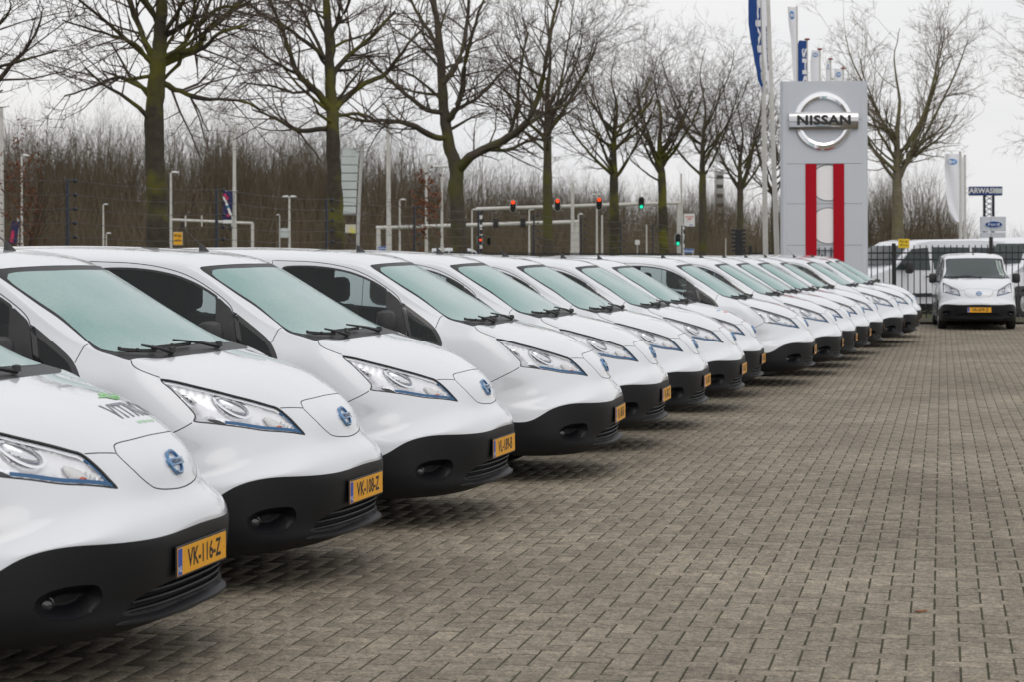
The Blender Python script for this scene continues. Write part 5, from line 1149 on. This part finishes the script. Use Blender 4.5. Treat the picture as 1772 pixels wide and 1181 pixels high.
# slatted sign tower
Yt = 100; tw = empty('sign_tower', Vector((at(605, 440, Yt).x, Yt, 0))); tag(tw, 'tall curved sign tower of white slats between grey masts', 'sign'); O = tw.location
for k in range(8):
    y0 = 257.5 + k * 14.2; xl = 593 - 4 * math.sin((k + .5) / 8 * math.pi) + k * .2; xr = 621 - k * .7; a = at(xl, y0, Yt) - O; b = at(xr, y0 + 12.4, Yt) - O
    MB().box(a.x, b.x, -.03, .03, b.z, a.z, bev=.006, mat=None).build('slat', 'slat_white', tw)
for line in ([(588, 254), (586, 300), (588, 345), (591, 400)], [(628.5, 243), (625, 290), (622, 340), (620, 390), (619, 446)]):
    pts = [at(a, b, Yt) - O for a, b in line]; pts.append(Vector((pts[-1].x, 0, -.1))); MB().tube(pts, mpx(3, Yt), 8).build('mast', 'galv', tw, True)
for y0 in (256, 285, 314, 343, 371): a = at(588, y0, Yt) - O; b = at(624, y0, Yt) - O; MB().tube([a + Vector((0, .1, 0)), b + Vector((0, .1, 0))], .04, 6).build('crossbar', 'galv', tw)
a = at(591, 388, Yt) - O; b = at(616, 403, Yt) - O
principled('poster_yellow', (.65, .6, .05), .5, noise=(.5, .5, .7), nscale=2.5)
MB().box(a.x, b.x, -.03, .03, b.z, a.z).build('poster', 'poster_yellow', tw)
# car wash sign on lattice
Yc = 130; cw = empty('car_wash_sign', Vector((at(1699, 440, Yc).x, Yc, 0))); tag(cw, 'blue car wash sign on a lattice mast at the far right', 'sign'); O = cw.location
principled('deep_blue', (.01, .035, .17), .5)
a = at(1677, 322.5, Yc) - O; b = at(1734, 338, Yc) - O; MB().box(a.x, b.x, -.2, .2, b.z, a.z, bev=.03).build('box', 'deep_blue', cw)
t = text_mesh('lettering', 'CARWASH', mpx(12.5, Yc), 'sign_white', cw, xscale=.95, bold=.012); t.rotation_euler = (R(90), 0, 0); t.location = ((at(1697, 330, Yc) - O) + Vector((0, -.21, 0)))
o = at(1727, 330, Yc) - O; MB().box(o.x - .24, o.x + .24, -.215, -.205, o.z - .16, o.z + .16).build('side_panel', 'slat_white', cw)
cx_ = [(at(1703.5, 0, Yc) - O).x, (at(1719, 0, Yc) - O).x]
for x in cx_:
    for y in (-.18, .18): MB().tube([(x, y, -.1), (x, y, (at(1700, 338.2, Yc) - O).z)], .05, 6).build('mast_leg', 'post_navy', cw)
zz_ = [(at(1700, y, Yc) - O).z for y in (338, 348, 357, 366, 375, 388, 405)]
for z0, z1 in zip(zz_[:-1], zz_[1:]): MB().tube([(cx_[0], -.18, z0), (cx_[1], -.18, z1)], .028, 5).build('brace', 'post_navy', cw); MB().tube([(cx_[1], -.18, z0), (cx_[0], -.18, z1)], .028, 5).build('brace', 'post_navy', cw)
# small dealer sign with an oval
Yd = 66; ds_ = empty('dealer_sign', Vector((at(1718, 440, Yd).x, Yd, 0))); tag(ds_, 'grey sign with a blue oval below the car wash sign', 'sign'); O = ds_.location
a = at(1697, 374.5, Yd) - O; b = at(1740, 400, Yd) - O; MB().box(a.x, b.x, -.08, .08, b.z, a.z, bev=.01).build('panel', 'panel_grey', ds_); MB().box(a.x + .01, b.x - .01, -.075, .075, -.1, b.z - .03).build('lower_panel', 'panel_grey', ds_)
o = at(1718.5, 388, Yd) - O; el = lambda rx, rz: [(o.x + rx * math.cos(q), o.z + rz * math.sin(q)) for q in np.linspace(0, 2 * math.pi, 33)[:-1]]
MB().prism(el(mpx(15.5, Yd), mpx(6, Yd)), -.10, -.081).build('oval_edge', 'sign_white', ds_); MB().prism(el(mpx(14.8, Yd), mpx(5.4, Yd)), -.106, -.1005).build('oval', 'flag_blue', ds_)
t = text_mesh('lettering', 'Ford', mpx(8, Yd), 'sign_white', ds_, xscale=1.35); t.rotation_euler = (R(90), 0, 0); t.location = (o.x, -.108, o.z); t.data.transform(Matrix.Shear('YZ', 4, (0, 0)))
# distant grey tower block behind the trees
db = empty('tower_block', Vector((at(1246, 440, 420).x, 420, 0))); tag(db, 'distant grey tower block faintly seen behind the bare trees', 'building')
zt_ = zat(1246, 296, 420); MB().box(-.85, .85, 0, 3, -.1, zt_).build('wall', 'galv', db)
for k in range(8): MB().box(-.7, .7, -.05, -.001, zt_ - 1.6 - k * 2, zt_ - .8 - k * 2).build('window', 'gloss_black', db)

# ------------------------------------------------------------------ other vans beyond the railings
def cargo_van(label, loc, rz, scale=1.0, mesh_from=None):
    """plain long panel van: side profile drawn in x (front at +x) and z"""
    e = empty('panel_van', loc, rz); tag(e, label, 'van', 'white panel vans behind the railings'); e.scale = (scale,) * 3
    if mesh_from:
        for c in mesh_from.children: q = c.copy(); col.objects.link(q); q.parent = e
        return e
    prof_ = [(2.45, .35), (2.5, .62), (2.47, .85), (2.3, 1.05), (1.55, 1.26), (.95, 1.78), (.7, 1.92), (.3, 1.98), (-1.2, 2.0), (-2.3, 1.97), (-2.42, 1.8), (-2.48, .9), (-2.45, .35)]
    half = lambda z: .98 - (.02 + .16 * max(0, (z - 1.05) / .95) ** 1.3 if z > 1.05 else .0)
    nose = lambda x: .20 * max(0, (x - 1.5) / 1.0) ** 2
    v = []; f = []; ns = [-1, -.92, -.6, 0, .6, .92, 1]; n = len(prof_)
    for k in ns:
        for (x, z) in prof_:
            b_ = .05 if abs(k) == 1 else 0; cz = z - (b_ * .8 if z > 1.5 else 0); v.append((x - b_ * (1 if x > 0 else -1) * (1 if abs(k) == 1 else 0) - .12 * k * k * (1 if x > 1.6 else 0), k * (half(z) - nose(x)), cz))
    for i in range(len(ns) - 1):
        for j in range(n): f.append((i * n + j, i * n + (j + 1) % n, (i + 1) * n + (j + 1) % n, (i + 1) * n + j))
    f += [tuple(range(n)), tuple(range((len(ns) - 1) * n, len(ns) * n))[::-1]]
    MB().add(v, f).build('body', 'paint', e, True)
    # windscreen
    q = []
    for (x, z) in ((1.5, 1.32), (.98, 1.80)):
        for k in (-.93, -.5, 0, .5, .93): q.append((x + .045 - .09 * k * k, k * (half(z) - .01), z + .03))
    mesh('windscreen', q, [(i, i + 1, i + 6, i + 5) for i in range(4)], 'clear_dark', e)
    for s_ in (-1, 1):
        def win(pts, nm='side_window'):
            vv_ = [(x, s_ * (half(z) + .012), z) for x, z in pts] + [(x, s_ * (half(z) - .02), z) for x, z in pts]; m_ = len(pts)
            MB().add(vv_, [tuple(range(m_)), tuple(range(2 * m_ - 1, m_ - 1, -1))] + [(i, (i + 1) % m_, (i + 1) % m_ + m_, i + m_) for i in range(m_)]).build(nm, 'clear_dark', e)
        win([(1.45, 1.22), (.35, 1.2), (.35, 1.78), (.85, 1.74)]); win([(.22, 1.22), (-.95, 1.22), (-.95, 1.78), (.22, 1.79)]); win([(-1.05, 1.22), (-2.2, 1.22), (-2.15, 1.76), (-1.05, 1.78)])
        MB().box(-2.3, 2.2, s_ * .985 - .012, s_ * .985 + .012, .52, .62, bev=.01).build('rubbing_strip', 'black_plastic', e)
        MB().box(1.05, 1.2, s_ * 1.12 - .1, s_ * 1.12 + .1, 1.12, 1.42, bev=.05).build('mirror', 'black_plastic', e, True)
        MB().add([(2.42, s_ * .5, .88), (2.38, s_ * .72, .9), (2.16, s_ * .80, 1.04), (1.95, s_ * .82, 1.1), (2.2, s_ * .62, 1.02), (2.47, s_ * .5, .80), (2.43, s_ * .74, .78), (2.2, s_ * .83, .86)], [(0, 1, 2, 3, 4), (0, 5, 6, 1), (1, 6, 7, 2), (2, 7, 3)]).build('headlight', 'lamp_face', e)
        MB().box(.4, .52, s_ * .99 - .012, s_ * .99 + .02, 1.02, 1.06, bev=.01).build('handle', 'black_plastic', e)
        for x in (1.55, -1.55):
            mt_ = Matrix.Translation((x, s_ * .86, .34)) @ Matrix.Rotation(R(90) * -s_, 4, 'X')
            wl = empty('wheel', (0, 0, 0)); wl.parent = e
            MB().lathe([(.2, .12), (.32, .12), (.34, .08), (.34, -.1)], 24, 0, mt_).build('tyre', 'rubber', wl, True); MB().lathe([(.2, .118), (.19, .09), (.001, .1)], 20, 0, mt_).build('rim', 'silver', wl, True)
            MB().lathe([(.36, .128), (.43, .126), (.43, -.05)], 20, 0, mt_, math.pi * 2).build('wheel_arch', 'black_plastic', e)
    MB().box(2.30, 2.53, -.86, .86, .3, .56, bev=.06).build('bumper', 'black_plastic', e, True); MB().box(2.42, 2.515, -.42, .42, .66, .82, bev=.02).build('grille', 'black_plastic', e)
    MB().box(2.525, 2.54, -.26, .26, .42, .53).build('number_plate', 'plate_yellow', e)
    MB().box(-2.4, 2.3, -.85, .85, .22, .4).build('underbody', 'groove', e)
    return e
principled('clear_dark', (.035, .048, .05), .1, coat=.2, spec=.3); principled('lamp_face', (.6, .62, .64), .12, metal=.5, coat=1)
cvA = cargo_van('white panel van behind the railings, yellow warning sign in front of it', (at(1590, 440, 56.5).x, 56.5, -.05), R(205), 1.1)
def cvcopy(label, loc, rz, s_):
    e = copy_tree(cvA); e.location = loc; e.rotation_euler = (0, 0, rz); e.scale = (s_,) * 3; tag(e, label); return e
cvcopy('white panel van behind the railings at the right edge, seen from the front', (at(1752, 440, 57.5).x, 57.5, -.05), R(232), 1.13)
cvcopy('white van roof in the rear row beyond the right-hand panel vans', (at(1718, 440, 66).x, 67, -.05), R(183), 1.16)
cvcopy('white panel van further back between the other vans and the flags', (at(1640, 440, 64).x, 63, -.05), R(195), 1.07)
far = cvcopy('white van far away on the road behind the low forking tree', (at(800, 440, 190).x, 190, -.05), R(2), 1.28); far['group'] = 'vehicles on the road'
# kerb and grass at the foot of the railings
principled('verge', (.035, .032, .016), .95, noise=(.075, .068, .03), nscale=3, bump=.6, bscale=40)
k_ = MB().box(8.2, 9.9, 48.6, 48.75, -.06, .09, bev=.01).build('kerb', 'galv'); tag(k_, kind='structure')
mesh('grass_verge', [(5.0, 48.76, .05), (16.5, 47.9, .05), (16.5, 52.0, .05), (5.0, 53.0, .05)], [(0, 1, 2, 3)], 'verge'); tag(col.objects['grass_verge'], kind='structure')

# ------------------------------------------------------------------ showroom behind the camera: it shows only as the dark reflection in the van windows
sr = empty('showroom', (-6, -24, 0)); tag(sr, 'long low showroom building mirrored in the second van side window', 'building')
principled('facade', (.5, .5, .5), .5); principled('fascia', (.25, .25, .26), .4); principled('shop_glass', (.02, .025, .027), .05, coat=1)
MB().box(-34, 30, -12, -.3, -.1, 3.8).build('wall', 'facade', sr); MB().box(-35, 31, -13, 1.6, 3.5, 4.2, bev=.05).build('canopy', 'facade', sr)
for k in range(20):
    x = -33 + k * 3.15; MB().box(x + .08, x + 3.02, -.28, -.2, .9, 3.1).build('window', 'shop_glass', sr); MB().box(x - .06, x + .06, -.3, -.1, 0, 3.49).build('mullion', 'fascia', sr)
